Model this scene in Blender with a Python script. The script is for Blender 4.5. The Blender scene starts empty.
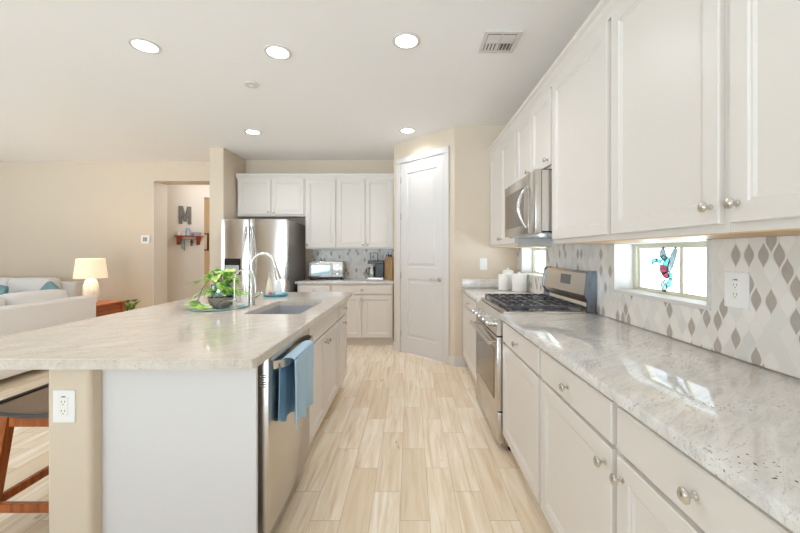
import bpy, bmesh, math, random
from mathutils import Vector, Matrix
PI = math.pi
random.seed(7)
S = bpy.context.scene
COL = S.collection

# ------------------------------------------------------------------ camera
cd = bpy.data.cameras.new('camera'); cam = bpy.data.objects.new('camera', cd); COL.objects.link(cam)
cam.location = (0, 0, 1.314); cam.rotation_euler = (PI/2, 0, 0)
cd.sensor_width = 36; cd.lens = 355*36/800; cd.shift_x = -10/800; cd.shift_y = -13.5/800
cd.clip_start = 0.03
S.camera = cam
# ------------------------------------------------------------------ world and exposure
W = bpy.data.worlds.new('sky'); S.world = W; W.use_nodes = True
bg = W.node_tree.nodes['Background']; bg.inputs[1].default_value = 1.0
_t = W.node_tree; _tc = _t.nodes.new('ShaderNodeTexCoord'); _sx = _t.nodes.new('ShaderNodeSeparateXYZ'); _rp = _t.nodes.new('ShaderNodeValToRGB')
_mr = _t.nodes.new('ShaderNodeMapRange'); _mr.inputs[1].default_value = -1; _mr.inputs[2].default_value = 1
_t.links.new(_tc.outputs['Generated'], _sx.inputs[0]); _t.links.new(_sx.outputs[2], _mr.inputs[0]); _t.links.new(_mr.outputs[0], _rp.inputs[0])
_e = _rp.color_ramp.elements; _e[0].position = 0.47; _e[1].position = 0.53
_e[0].color = (10.0, 11.2, 13.0, 1)      # glow below the horizon, added to light the ceiling through the openings
_e[1].color = (1.95, 2.12, 2.6, 1)       # bright sky
_t.links.new(_rp.outputs[0], bg.inputs[0])
vs = S.view_settings
vs.view_transform = 'Standard'; vs.look = 'None'; vs.exposure = 0.03; vs.gamma = 1.0; vs.use_curve_mapping = False
S.cycles.max_bounces = 10; S.cycles.diffuse_bounces = 9; S.cycles.glossy_bounces = 4
S.cycles.sample_clamp_indirect = 8
S.cycles.use_denoising = True

def area(name, loc, rot, sx, sy, power, color=(1, 1, 1)):
    l = bpy.data.lights.new(name, 'AREA'); l.shape = 'RECTANGLE'; l.size = sx; l.size_y = sy
    l.energy = power; l.color = color
    o = bpy.data.objects.new(name, l); COL.objects.link(o); o.location = loc; o.rotation_euler = rot
    return o
# portals: the real openings through which the sky lights the room
for args in (('portal_patio_doors', (-2.2, -4.44, 1.21), (PI/2, 0, 0), 4.4, 2.38), ('portal_living_window', (-8.37, 1.0, 1.45), (0, -PI/2, 0), 1.7, 3.4),
             ('portal_kitchen_window', (1.44, 1.8125, 1.23), (0, PI/2, 0), 0.28, 0.675), ('portal_range_window', (1.44, 3.575, 1.23), (0, PI/2, 0), 0.28, 0.69)):
    area(*args, 1).data.cycles.is_portal = True

# ------------------------------------------------------------------ materials
def srgb(r, g, b):
    f = lambda c: ((c/255)/12.92 if c/255 <= 0.04045 else (((c/255)+0.055)/1.055)**2.4)
    return (f(r), f(g), f(b), 1)
def mat(name, col, rough=0.5, metal=0.0, emit=None, estr=0, **kw):
    m = bpy.data.materials.new(name); m.use_nodes = True
    b = m.node_tree.nodes['Principled BSDF']
    b.inputs['Base Color'].default_value = col; b.inputs['Roughness'].default_value = rough
    b.inputs['Metallic'].default_value = metal
    if emit: b.inputs['Emission Color'].default_value = emit; b.inputs['Emission Strength'].default_value = estr
    for k, v in kw.items(): b.inputs[k.replace('_', ' ')].default_value = v
    return m
class NT:
    def __init__(s, m): s.t = m.node_tree; s.b = s.t.nodes['Principled BSDF']
    def n(s, ty, **kw):
        n = s.t.nodes.new(ty)
        for k, v in kw.items(): setattr(n, k, v)
        return n
    def L(s, a, b): s.t.links.new(a, b)
    def m(s, op, a, b=None, c=None):
        n = s.t.nodes.new('ShaderNodeMath'); n.operation = op
        for i, v in enumerate((a, b, c)):
            if v is None: continue
            if isinstance(v, (int, float)): n.inputs[i].default_value = v
            else: s.t.links.new(v, n.inputs[i])
        return n.outputs[0]
    def mix(s, f, a, b, blend='MIX'):
        n = s.t.nodes.new('ShaderNodeMix'); n.data_type = 'RGBA'; n.blend_type = blend
        for i, v in ((0, f), (6, a), (7, b)):
            if isinstance(v, (int, float, tuple)): n.inputs[i].default_value = v
            else: s.t.links.new(v, n.inputs[i])
        return n.outputs[2]
    def pos(s):
        return s.n('ShaderNodeNewGeometry').outputs['Position']
    def xyz(s):
        q = s.n('ShaderNodeSeparateXYZ'); s.L(s.pos(), q.inputs[0]); return q.outputs
    def comb(s, x, y, z):
        q = s.n('ShaderNodeCombineXYZ')
        for i, v in enumerate((x, y, z)):
            if isinstance(v, (int, float)): q.inputs[i].default_value = v
            else: s.L(v, q.inputs[i])
        return q.outputs[0]
    def noise(s, vec, scale, detail=3, rough=0.5, dist=0):
        q = s.n('ShaderNodeTexNoise'); s.L(vec, q.inputs['Vector'])
        q.inputs['Scale'].default_value = scale; q.inputs['Detail'].default_value = detail
        q.inputs['Roughness'].default_value = rough; q.inputs['Distortion'].default_value = dist
        return q.outputs['Fac']
    def ramp(s, f, stops):
        q = s.n('ShaderNodeValToRGB'); s.L(f, q.inputs[0]); e = q.color_ramp.elements
        while len(e) < len(stops): e.new(0.5)
        for k, (p, c) in enumerate(stops): e[k].position = p; e[k].color = c
        return q.outputs[0]
    def white(s, vec):
        q = s.n('ShaderNodeTexWhiteNoise'); q.noise_dimensions = '3D'; s.L(vec, q.inputs['Vector']); return q.outputs['Value'], q.outputs['Color']
    def bump(s, h, strength=0.2, dist=0.01):
        q = s.n('ShaderNodeBump'); q.inputs['Strength'].default_value = strength; q.inputs['Distance'].default_value = dist
        s.L(h, q.inputs['Height']); s.L(q.outputs[0], s.b.inputs['Normal'])
    def col(s, c): s.L(c, s.b.inputs['Base Color'])
def plaster(name, col, rough=0.85):
    m = mat(name, col, rough); t = NT(m); t.bump(t.noise(t.pos(), 90, 3), 0.06, 0.002); return m
M_wall = plaster('beige_wall_paint', srgb(214, 200, 182))
M_hall = plaster('off_white_hall_paint', srgb(228, 223, 216))
M_tan = plaster('tan_room_paint', srgb(204, 184, 152))
M_ceil = plaster('ceiling_paint', srgb(243, 243, 245))
M_cab = mat('white_cabinet_paint', srgb(219, 213, 207), 0.35)
M_trim = mat('white_trim_paint', srgb(213, 210, 207), 0.4)
M_panel = mat('white_panel_paint', srgb(218, 217, 219), 0.4)
M_maple = mat('maple_edge', srgb(205, 172, 132), 0.5)
def brushed(name, col, rough, ax=2):
    m = mat(name, col, rough, 1.0); t = NT(m); x = t.xyz()
    v = t.comb(t.m('MULTIPLY', x[0], 3 if ax != 0 else 60), t.m('MULTIPLY', x[1], 3 if ax != 1 else 60), t.m('MULTIPLY', x[2], 3 if ax != 2 else 60))
    n = t.noise(v, 1, 2)
    q = t.n('ShaderNodeMapRange'); t.L(n, q.inputs[0]); q.inputs[3].default_value = rough*0.95; q.inputs[4].default_value = rough*1.05
    t.L(q.outputs[0], t.b.inputs['Roughness']); return m
M_steel = brushed('brushed_stainless_steel', srgb(206, 200, 193), 0.26)
M_steelf = brushed('polished_fridge_steel', srgb(208, 203, 198), 0.16)
M_nickel = mat('brushed_nickel', srgb(212, 208, 202), 0.25, 1.0)
M_chrome = mat('chrome', srgb(225, 225, 225), 0.08, 1.0)
M_white = mat('white_plastic', srgb(238, 238, 238), 0.35)
M_slot = mat('outlet_slot_grey', srgb(120, 118, 115), 0.5)
M_black = mat('black_enamel', srgb(22, 22, 24), 0.25)
M_iron = mat('cast_iron', srgb(92, 94, 102), 0.28, 0.6)
M_dark = mat('dark_void', srgb(25, 24, 23), 0.7)
M_glassd = mat('dark_oven_glass', srgb(120, 108, 96), 0.06, 0.85)
M_mwglass = mat('microwave_glass', srgb(128, 114, 100), 0.12, 0.8)
M_side = mat('dark_grey_fridge_side', srgb(140, 137, 133), 0.25, 0.4)
M_lens = mat('lit_lamp_lens', (1, 1, 1, 1), 0.5, emit=(1.0, 0.96, 0.9, 1), estr=9)
M_shade = mat('lit_linen_shade', srgb(240, 226, 198), 0.8, emit=(1.0, 0.83, 0.58, 1), estr=0.42)
M_ceramic = mat('white_ceramic', srgb(242, 241, 238), 0.15)
M_sofa = plaster('white_upholstery', srgb(232, 230, 229), 0.95)
M_teal = plaster('teal_cushion_cloth', srgb(128, 164, 172), 0.95)
M_sink = mat('grey_steel_sink', srgb(182, 185, 190), 0.35, 0.5)
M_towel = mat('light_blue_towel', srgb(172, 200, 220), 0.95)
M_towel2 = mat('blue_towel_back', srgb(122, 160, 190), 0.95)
t = NT(M_towel); t.bump(t.noise(t.pos(), 500, 2), 0.5, 0.002)
t = NT(M_towel2); t.bump(t.noise(t.pos(), 500, 2), 0.5, 0.002)
M_leaf = mat('variegated_leaf', srgb(150, 190, 60), 0.45); t = NT(M_leaf)
t.col(t.ramp(t.noise(t.pos(), 28, 2), [(0.35, srgb(118, 186, 60)), (0.5, srgb(170, 216, 96)), (0.62, srgb(222, 234, 164))]))
M_leafd = mat('dark_green_leaf', srgb(96, 122, 52), 0.5); t = NT(M_leafd)
t.col(t.ramp(t.noise(t.pos(), 20, 2), [(0.4, srgb(66, 92, 40)), (0.6, srgb(160, 178, 92))]))
def wood(name, c0, c1, rough=0.4, ax=2, sc=1.0):
    m = mat(name, c0, rough); t = NT(m); x = t.xyz()
    f = [22*sc]*3; f[ax] = 1.6*sc
    v = t.comb(t.m('MULTIPLY', x[0], f[0]), t.m('MULTIPLY', x[1], f[1]), t.m('MULTIPLY', x[2], f[2]))
    t.col(t.ramp(t.noise(v, 1.5, 4, 0.6, 0.4), [(0.3, c0), (0.7, c1)])); return m
M_wood_stool = wood('reddish_brown_wood', srgb(134, 64, 26), srgb(190, 108, 48), 0.28)
M_cherry = wood('cherry_wood', srgb(150, 78, 44), srgb(186, 110, 68), 0.4, 1)
M_shelfred = wood('red_mahogany', srgb(146, 52, 28), srgb(184, 84, 50), 0.35)
M_block = wood('oak_knife_block', srgb(168, 130, 84), srgb(196, 160, 112), 0.5)
M_leather = mat('grey_black_leather', srgb(74, 74, 76), 0.3)
M_frame = mat('dark_brown_frame', srgb(86, 46, 26), 0.4)
M_letter = mat('grey_galvanised_metal', srgb(122, 122, 122), 0.5, 0.4); t = NT(M_letter)
t.col(t.ramp(t.noise(t.pos(), 45, 2), [(0.4, srgb(112, 112, 112)), (0.6, srgb(132, 131, 130))]))
M_vinyl = mat('almond_vinyl_window_frame', srgb(214, 211, 192), 0.5)
def glass(name, tint, gl=0.08, rough=0.02):
    m = bpy.data.materials.new(name); m.use_nodes = True; nt = m.node_tree; nt.nodes.clear()
    o = nt.nodes.new('ShaderNodeOutputMaterial'); x = nt.nodes.new('ShaderNodeMixShader')
    tr = nt.nodes.new('ShaderNodeBsdfTransparent'); g = nt.nodes.new('ShaderNodeBsdfGlossy')
    tr.inputs[0].default_value = tint; g.inputs['Roughness'].default_value = rough; x.inputs[0].default_value = gl
    nt.links.new(tr.outputs[0], x.inputs[1]); nt.links.new(g.outputs[0], x.inputs[2]); nt.links.new(x.outputs[0], o.inputs[0])
    return m
M_pane = glass('window_glass', (0.95, 0.99, 0.97, 1), 0.05)
M_gteal = glass('teal_stained_glass', (0.20, 0.40, 0.39, 1), 0.06)
M_gred = glass('red_stained_glass', (0.28, 0.12, 0.15, 1), 0.06)
M_gclear = glass('clear_textured_glass', (0.30, 0.33, 0.32, 1), 0.10, 0.2)
M_lead = mat('lead_came', srgb(80, 86, 88), 0.5, 0.5)
M_gjar = glass('pale_blue_glass', (0.62, 0.78, 0.82, 1), 0.18, 0.08)
M_gplate = mat('aqua_glass_plate', srgb(178, 214, 216), 0.1)
M_basket = mat('woven_brown_basket', srgb(130, 112, 100), 0.8); t = NT(M_basket); x = t.xyz()
w = t.n('ShaderNodeTexChecker'); w.inputs['Scale'].default_value = 90; t.L(t.pos(), w.inputs['Vector'])
w.inputs['Color1'].default_value = srgb(96, 82, 74); w.inputs['Color2'].default_value = srgb(176, 160, 150); t.col(w.outputs[0])

# stone
def stone(name, base, light, dark, warm, speck=0.5):
    m = mat(name, base, 0.06, IOR=1.65); t = NT(m); x = t.xyz(); p = t.pos()
    u = t.m('ADD', t.m('MULTIPLY', x[0], 0.8), t.m('MULTIPLY', x[1], 0.6))
    v = t.m('SUBTRACT', t.m('MULTIPLY', x[1], 0.8), t.m('MULTIPLY', x[0], 0.6))
    st = t.comb(t.m('MULTIPLY', u, 3), t.m('MULTIPLY', v, 14), t.m('MULTIPLY', x[2], 8))
    c = t.ramp(t.noise(st, 1.4, 8, 0.65, 1.2), [(0.30, dark), (0.46, base), (0.62, light)])
    c = t.mix(t.m('MULTIPLY', t.noise(p, 3.0, 3), 0.55), c, warm)
    vein = t.noise(st, 0.8, 4, 0.6, 2.0)
    vm = t.m('MULTIPLY', t.m('LESS_THAN', t.m('ABSOLUTE', t.m('SUBTRACT', vein, 0.5)), 0.006), 0.35)
    c = t.mix(vm, c, srgb(140, 138, 134))
    fine = t.noise(p, 130, 4, 0.7)
    c = t.mix(t.m('MULTIPLY', t.m('GREATER_THAN', fine, 0.60), 0.22), c, srgb(150, 146, 142))
    sp = t.noise(p, 120, 2, 0.5)
    clus = t.m('GREATER_THAN', t.noise(p, 5, 2), 0.52)
    c = t.mix(t.m('MULTIPLY', t.m('MULTIPLY', t.m('GREATER_THAN', sp, 0.67), clus), speck), c, srgb(90, 80, 72))
    t.col(c); return m
M_stone_r = stone('white_grey_granite', srgb(218, 218, 217), srgb(232, 233, 234), srgb(198, 198, 200), srgb(216, 209, 198), 0.9)
M_stone_i = stone('ivory_granite', srgb(209, 203, 195), srgb(219, 215, 209), srgb(200, 193, 185), srgb(210, 196, 178), 0.4)

# ogee mosaic tile
def ogee(name, ax):
    m = mat(name, (0.8, 0.8, 0.8, 1), 0.22); t = NT(m); x = t.xyz()
    Wd, Hd = 0.053, 0.106
    U = t.m('DIVIDE', x[ax], Wd); V = t.m('DIVIDE', t.m('SUBTRACT', x[2], 0.935), Hd)
    i0 = t.m('ROUND', U); d0 = t.m('ABSOLUTE', t.m('SUBTRACT', U, i0)); j0 = t.m('ROUND', V)
    hw = t.m('MULTIPLY', t.m('ADD', t.m('COSINE', t.m('MULTIPLY', V, 2*PI)), 1.0), 0.25)
    ins = t.m('LESS_THAN', d0, hw)
    U1 = t.m('SUBTRACT', U, 0.5); V1 = t.m('SUBTRACT', V, 0.5)
    i1 = t.m('ADD', t.m('ROUND', U1), 0.5); j1 = t.m('ADD', t.m('ROUND', V1), 0.5)
    def sel(a, b): return t.m('ADD', t.m('MULTIPLY', a, ins), t.m('MULTIPLY', b, t.m('SUBTRACT', 1.0, ins)))
    r, rc = t.white(t.comb(sel(i0, i1), sel(j0, j1), 3.7))
    d1 = t.m('ABSOLUTE', t.m('SUBTRACT', U1, t.m('ROUND', U1))); hw1 = t.m('SUBTRACT', 0.5, hw)
    leafin = t.m('LESS_THAN', t.m('ADD', sel(d0, d1), 0.022), t.m('MULTIPLY', sel(hw, hw1), 0.76))
    edge = t.m('ABSOLUTE', t.m('SUBTRACT', d0, hw))
    grout = t.m('LESS_THAN', edge, 0.028)
    c = t.ramp(r, [(0.0, srgb(230, 226, 221)), (0.30, srgb(222, 219, 214)), (0.55, srgb(233, 230, 226)), (0.66, srgb(214, 212, 209)), (0.79, srgb(178, 166, 152))])
    t.t.nodes[-1]
    for n in t.t.nodes:
        if n.bl_idname == 'ShaderNodeValToRGB': n.color_ramp.interpolation = 'CONSTANT'
    dk = t.m('GREATER_THAN', r, 0.79)
    c = t.mix(t.m('MULTIPLY', t.m('MULTIPLY', dk, t.noise(t.pos(), 9, 2)), 0.9), c, srgb(148, 142, 138))
    c = t.mix(t.m('MULTIPLY', dk, t.m('SUBTRACT', 1.0, leafin)), c, srgb(222, 219, 213))
    c = t.mix(t.m('MULTIPLY', t.noise(t.pos(), 22, 4, 0.6, 1.0), 0.25), c, srgb(236, 236, 236))
    c = t.mix(grout, c, srgb(226, 222, 214)); t.col(c)
    t.bump(t.m('SUBTRACT', 1.0, grout), 0.25, 0.001)
    return m
M_tile_r = ogee('leaf_mosaic_tile_right', 1)
M_tile_b = ogee('leaf_mosaic_tile_back', 0)

# plank floor
M_floor = mat('wood_look_plank_tile', srgb(214, 190, 150), 0.34); t = NT(M_floor); x = t.xyz()
PW, PL = 0.147, 0.64
k = t.m('FLOOR', t.m('DIVIDE', t.m('ADD', x[0], 0.05), PW))
yy = t.m('DIVIDE', t.m('ADD', t.m('SUBTRACT', x[1], 1.743), t.m('MULTIPLY', k, PL/3)), PL)
jn = t.m('FLOOR', yy)
fx = t.m('FRACT', t.m('DIVIDE', t.m('ADD', x[0], 0.05), PW)); fy = t.m('FRACT', yy)
gx = t.m('LESS_THAN', t.m('MULTIPLY', t.m('SUBTRACT', 0.5, t.m('ABSOLUTE', t.m('SUBTRACT', fx, 0.5))), PW), 0.0014)
gy = t.m('LESS_THAN', t.m('MULTIPLY', t.m('SUBTRACT', 0.5, t.m('ABSOLUTE', t.m('SUBTRACT', fy, 0.5))), PL), 0.0016)
g = t.m('MAXIMUM', gx, gy)
r, rc = t.white(t.comb(k, jn, 1.3))
gv = t.comb(t.m('ADD', t.m('MULTIPLY', x[0], 24), t.m('MULTIPLY', r, 40)), t.m('ADD', t.m('MULTIPLY', x[1], 1.5), t.m('MULTIPLY', r, 17)), 0.0)
gr = t.noise(gv, 1.0, 5, 0.62, 0.9)
c = t.ramp(gr, [(0.26, srgb(206, 180, 148)), (0.42, srgb(230, 214, 188)), (0.56, srgb(242, 231, 213)), (0.74, srgb(250, 244, 233))])
c = t.mix(t.m('MULTIPLY', t.m('POWER', r, 1.6), 0.6), c, srgb(216, 192, 156))
kn = t.noise(t.comb(t.m('MULTIPLY', x[0], 9), t.m('MULTIPLY', x[1], 4), r), 1.0, 2, 0.5, 1.5)
c = t.mix(t.m('MULTIPLY', t.m('GREATER_THAN', kn, 0.74), 0.5), c, srgb(166, 130, 88))
c = t.mix(t.m('MULTIPLY', g, 0.75), c, srgb(176, 158, 130)); t.col(c)

# ------------------------------------------------------------------ mesh helpers
class MB:
    def __init__(s): s.b = bmesh.new()
    def box(s, x0, y0, z0, x1, y1, z1, bev=0.0, seg=2, mtx=None):
        r = bmesh.ops.create_cube(s.b, size=1)
        vs_ = r['verts']
        for v in vs_: v.co = Vector(((x0+x1)/2+v.co.x*(x1-x0), (y0+y1)/2+v.co.y*(y1-y0), (z0+z1)/2+v.co.z*(z1-z0)))
        if bev > 0:
            es = list({e for v in vs_ for e in v.link_edges})
            rr = bmesh.ops.bevel(s.b, geom=es, offset=bev, segments=seg, affect='EDGES', profile=0.5)
            vs_ = list({v for f in rr['faces'] for v in f.verts} | {v for v in vs_ if v.is_valid})
        if mtx is not None:
            for v in vs_: v.co = mtx @ v.co
        return s
    def ring_faces(s, rings, close=True, capa=True, capb=True):
        rs = [[s.b.verts.new(p) for p in r] for r in rings]
        n = len(rs[0])
        for a, b_ in zip(rs, rs[1:]):
            for i in range(n if close else n-1):
                j = (i+1) % n
                try: s.b.faces.new((a[i], a[j], b_[j], b_[i]))
                except ValueError: pass
        if close and capa: s.b.faces.new(list(reversed(rs[0])))
        if close and capb: s.b.faces.new(rs[-1])
        return rs
    def tube(s, pts, rad, n=10, cap=True):
        P = [Vector(p) for p in pts]; rad = rad if isinstance(rad, (list, tuple)) else [rad]*len(P)
        rings = []; up = None
        for i, p in enumerate(P):
            d = (P[min(i+1, len(P)-1)]-P[max(i-1, 0)]).normalized()
            if up is None: up = d.orthogonal().normalized()
            up = (up - d*up.dot(d)).normalized(); sd = d.cross(up)
            rings.append([p+(up*math.cos(2*PI*q/n)+sd*math.sin(2*PI*q/n))*rad[i] for q in range(n)])
        s.ring_faces(rings, True, cap, cap); return s
    def lathe(s, prof, n=24, c=(0, 0, 0), axis='z', sx=1.0, sy=1.0, cap=True):
        c = Vector(c); rings = []
        for r, h in prof:
            ring = []
            for q in range(n):
                a = 2*PI*q/n; u, v = r*math.cos(a)*sx, r*math.sin(a)*sy
                ring.append(c+Vector({'z': (u, v, h), 'y': (u, h, -v), 'x': (h, u, v)}[axis]))
            rings.append(ring)
        s.ring_faces(rings, True, cap, cap); return s
    def prism(s, poly, a0, a1, axis='z'):
        def mk(p, a): return {'z': (p[0], p[1], a), 'y': (p[0], a, p[1]), 'x': (a, p[0], p[1])}[axis]
        s.ring_faces([[mk(p, a0) for p in poly], [mk(p, a1) for p in poly]]); return s
    def panel(s, x0, x1, z0, z1, prof):
        """rectangular rings (inset, y) facing -y, closed"""
        rings = [[(x0+i, y, z0+i), (x1-i, y, z0+i), (x1-i, y, z1-i), (x0+i, y, z1-i)] for i, y in prof]
        s.ring_faces(rings); return s
    def cushion(s, x0, y0, z0, x1, y1, z1, puff=0.03, n=8, mtx=None):
        """soft box"""
        c = Vector(((x0+x1)/2, (y0+y1)/2, (z0+z1)/2)); h = Vector(((x1-x0)/2, (y1-y0)/2, (z1-z0)/2))
        def pt(p):
            k_ = (abs(p.x)**8+abs(p.y)**8+abs(p.z)**8)**(1/8); q = p/k_
            w_ = [1-q.x**2, 1-q.y**2, 1-q.z**2]; o = c+Vector((q.x*h.x, q.y*h.y, q.z*h.z))
            for a_ in range(3):
                oth = [w_[i] for i in range(3) if i != a_]
                if h[a_] <= min(h)*1.6: o[a_] += puff*(1 if q[a_] > 0 else -1)*abs(q[a_])**3*max(0, oth[0])*max(0, oth[1])
            return mtx @ o if mtx is not None else o
        for a_ in range(3):
            for sg in (-1, 1):
                g = []
                for i in range(n+1):
                    row = []
                    for j in range(n+1):
                        p = [0, 0, 0]; p[a_] = sg; p[(a_+1) % 3] = -1+2*i/n; p[(a_+2) % 3] = -1+2*j/n
                        row.append(s.b.verts.new(pt(Vector(p))))
                    g.append(row)
                for i in range(n):
                    for j in range(n): s.b.faces.new((g[i][j], g[i+1][j], g[i+1][j+1], g[i][j+1]))
        return s
    def build(s, name, m, parent=None, smooth=None, kind=None, loc=None, rotz=0):
        bmesh.ops.remove_doubles(s.b, verts=s.b.verts, dist=1e-6)
        bmesh.ops.recalc_face_normals(s.b, faces=s.b.faces)
        me = bpy.data.meshes.new(name)
        if smooth is not None:
            for f in s.b.faces: f.smooth = True
            for e in s.b.edges:
                if len(e.link_faces) == 2 and e.calc_face_angle(0) > math.radians(smooth): e.smooth = False
        s.b.to_mesh(me); s.b.free()
        if m: me.materials.append(m)
        o = bpy.data.objects.new(name, me); COL.objects.link(o)
        if parent is not None: o.parent = parent
        if loc: o.location = loc
        if rotz: o.rotation_euler.z = rotz
        if kind: o['kind'] = kind
        return o
def thing(name, label, cat, loc=(0, 0, 0), rotz=0, group=None):
    o = bpy.data.objects.new(name, None); COL.objects.link(o); o.location = loc; o.rotation_euler.z = rotz
    o['label'] = label; o['category'] = cat
    if group: o['group'] = group
    o.empty_display_size = 0.1
    return o
def tag(o, label, cat, group=None):
    o['label'] = label; o['category'] = cat
    if group: o['group'] = group
    return o
def dup(root, loc, label=None, rotz=None):
    def cp(o, par):
        c = o.copy(); COL.objects.link(c)
        if par is not None: c.parent = par; c.matrix_parent_inverse = o.matrix_parent_inverse.copy()
        for ch in o.children: cp(ch, c)
        return c
    r = cp(root, None); r.location = loc
    if rotz is not None: r.rotation_euler.z = rotz
    if label: r['label'] = label
    return r
def struct(name, mb, m, **kw): return mb.build(name, m, kind='structure', **kw)

# ------------------------------------------------------------------ dimensions
XR = 1.25; YB = 5.62; YL = 5.75; ZC = 2.785; XL = -8.2; YN = -4.3
# ------------------------------------------------------------------ shell
struct('floor', MB().box(XL-.2, YN-.2, -.1, XR+.25, 9.6, 0), M_floor)
struct('ceiling', MB().box(XL-.2, YN-.2, ZC, XR+.25, 9.6, ZC+.12), M_ceil)
def wall_with_holes(a0, a1, z0, z1, holes):
    """rectangles (a0,a1,z0,z1) of a wall around holes sharing one z band"""
    out = []; cur = a0
    for (h0, h1, hz0, hz1) in holes:
        out.append((cur, h0, z0, z1)); out.append((h0, h1, z0, hz0)); out.append((h0, h1, hz1, z1)); cur = h1
    out.append((cur, a1, z0, z1)); return [r for r in out if r[1]-r[0] > 1e-4 and r[3]-r[2] > 1e-4]
W1 = (1.475, 2.15, 1.09, 1.372); W2 = (3.23, 3.92, 1.09, 1.372)
m_ = MB()
for a, b, c_, d_ in wall_with_holes(YN, YB+.2, 0, ZC, [W1, W2]): m_.box(XR, a, c_, XR+.18, b, d_)
struct('wall_right', m_, M_wall)
struct('wall_back', MB().box(-2.6, YB, 0, -.10, YB+.14, ZC), M_wall)
struct('wall_alcove', MB().box(-2.80, 4.95, 0, -2.60, YB+.14, ZC, .012), M_wall)
m_ = MB().box(XL, YL, 0, -4.16, YL+.32, ZC).box(-4.16, YL, 2.48, -2.60, YL+.32, ZC)
struct('wall_far', m_, M_wall)
m_ = MB()
for a, b, c_, d_ in wall_with_holes(YN, 9.5, 0, ZC, [(-.7, 2.7, .6, 2.3)]): m_.box(XL-.15, a, c_, XL, b, d_)
struct('wall_left', m_, M_wall)
m_ = MB()
for a, b, c_, d_ in wall_with_holes(XL, XR+.2, 0, ZC, [(-4.4, 0, .02, 2.4)]): m_.box(a, YN-.12, c_, b, YN, d_)
struct('wall_near', m_, M_wall)
# hallway beyond the opening
hd = Vector((1, 1)).normalized()
H0 = Vector((-4.6, 6.3))
def hp(s_, off=0): q = H0+Vector((s_, s_))+Vector((hd.y, -hd.x))*off; return q
def diag(s0, s1, o0, o1, z0, z1):
    return MB().prism([hp(s0, o0), hp(s1, o0), hp(s1, o1), hp(s0, o1)], z0, z1)
m_ = diag(-.22, .60, 0, -.12, 0, ZC); m_.prism([hp(.6), hp(1.5), hp(1.5, -.12), hp(.6, -.12)], 2.40, ZC); m_.prism([hp(1.5), hp(2.2), hp(2.2, -.12), hp(1.5, -.12)], 0, ZC)
struct('wall_hall', m_, M_hall)
m_ = MB().box(-6.6, 8.2, 0, -1.2, 8.3, ZC)
struct('wall_hall_far', m_, M_tan)
struct('wall_hall_right', MB().box(-2.62, YB+.14, 0, -2.5, 8.2, ZC), M_wall)
struct('trim_1', MB().box(-4.1598, YL+.0, 0, -4.152, YL+.32, 2.4798), M_hall)
# pantry closet walls
PA = math.atan2(-.705, .737)
def pl(x, y): c_, s_ = math.cos(PA), math.sin(PA); return (-.22+x*c_-y*s_, 4.82+x*s_+y*c_)
m_ = MB()
m_.prism([pl(0, 0), pl(.135, 0), pl(.135, .12), pl(0, .12)], 0, ZC)
m_.prism([pl(.875, 0), (.517, 4.115), (.60, 4.115), (.60, 4.235), pl(.875, .12)], 0, ZC)
m_.prism([pl(.135, 0), pl(.875, 0), pl(.875, .12), pl(.135, .12)], 2.505, ZC)
struct('wall_pantry', m_, M_wall)
struct('wall_pantry_side', MB().box(-.22, 4.84, 0, -.10, YB, ZC), M_wall)
struct('wall_cabinet_end', MB().box(.60, 4.115, 0, XR, 4.235, ZC), M_wall)
# baseboards
struct('baseboard_pantry', MB().prism([pl(.945, -.014), (.517-.006, 4.101), (.64, 4.101), (.64, 4.115), (.517, 4.115), pl(.945, 0)], 0, .11), M_trim)
struct('baseboard_pantry_left', MB().prism([pl(0, -.014), pl(.07, -.014), pl(.07, 0), pl(0, 0)], 0, .11), M_trim)
struct('baseboard_far', MB().box(XL, YL-.014, 0, -4.16, YL, .11, .003), M_trim)
struct('baseboard_alcove', MB().box(-2.814, 4.936, 0, -2.60, 4.95, .11, .003), M_trim)
# pantry door
door = bpy.data.objects.new('door_1', None); COL.objects.link(door); door.location = (-.22, 4.82, 0); door.rotation_euler.z = PA; door['kind'] = 'structure'
m_ = MB()
m_.box(.065, -.018, 0, .137, .001, 2.50, .004).box(.873, -.018, 0, .945, .001, 2.50, .004).box(.065, -.018, 2.501, .945, .001, 2.573, .004)
m_.box(.130, 0, 0, .146, .12, 2.505).box(.864, 0, 0, .880, .12, 2.505).box(.13, 0, 2.49, .88, .12, 2.507)
m_.build('door_casing', M_trim, door)
def leaf_door(x0, x1, z0, z1, y=-.004):
    m = MB(); T = .035; yb = y+T
    # stiles and rails with two raised panels
    w_ = .105
    m.box(x0, y, z0, x0+w_, yb, z1).box(x1-w_, y, z0, x1, yb, z1)
    m.box(x0+w_, y, z0, x1-w_, yb, z0+.20).box(x0+w_, y, z1-.13, x1-w_, yb, z1).box(x0+w_, y, .98, x1-w_, yb, 1.13)
    for a, b in ((z0+.20, .98), (1.13, z1-.13)):
        m.panel(x0+w_, x1-w_, a, b, [(0, yb-.004), (0, y), (.010, y+.011), (.030, y+.011), (.055, y+.003), (.06, y+.003)])
    return m
leaf_door(.149, .861, .012, 2.487).build('door_leaf', M_trim, door)
m_ = MB().lathe([(0, -.004), (.030, -.004), (.030, -.012), (.012, -.016), (.011, -.045), (0, -.045)], 20, (.80, 0, .99), 'y')
m_.tube([(.80, -.042, .99), (.77, -.048, .992), (.72, -.05, .995), (.685, -.048, .99)], [.011, .010, .008, .006], 10)
m_.build('door_handle', M_nickel, door, 40)
for z_ in (.25, 1.02, 1.80, 2.28): MB().tube([(.146, -.008, z_-.045), (.146, -.008, z_+.045)], .006, 8).build('hinge', M_nickel, door, 40)

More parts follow.
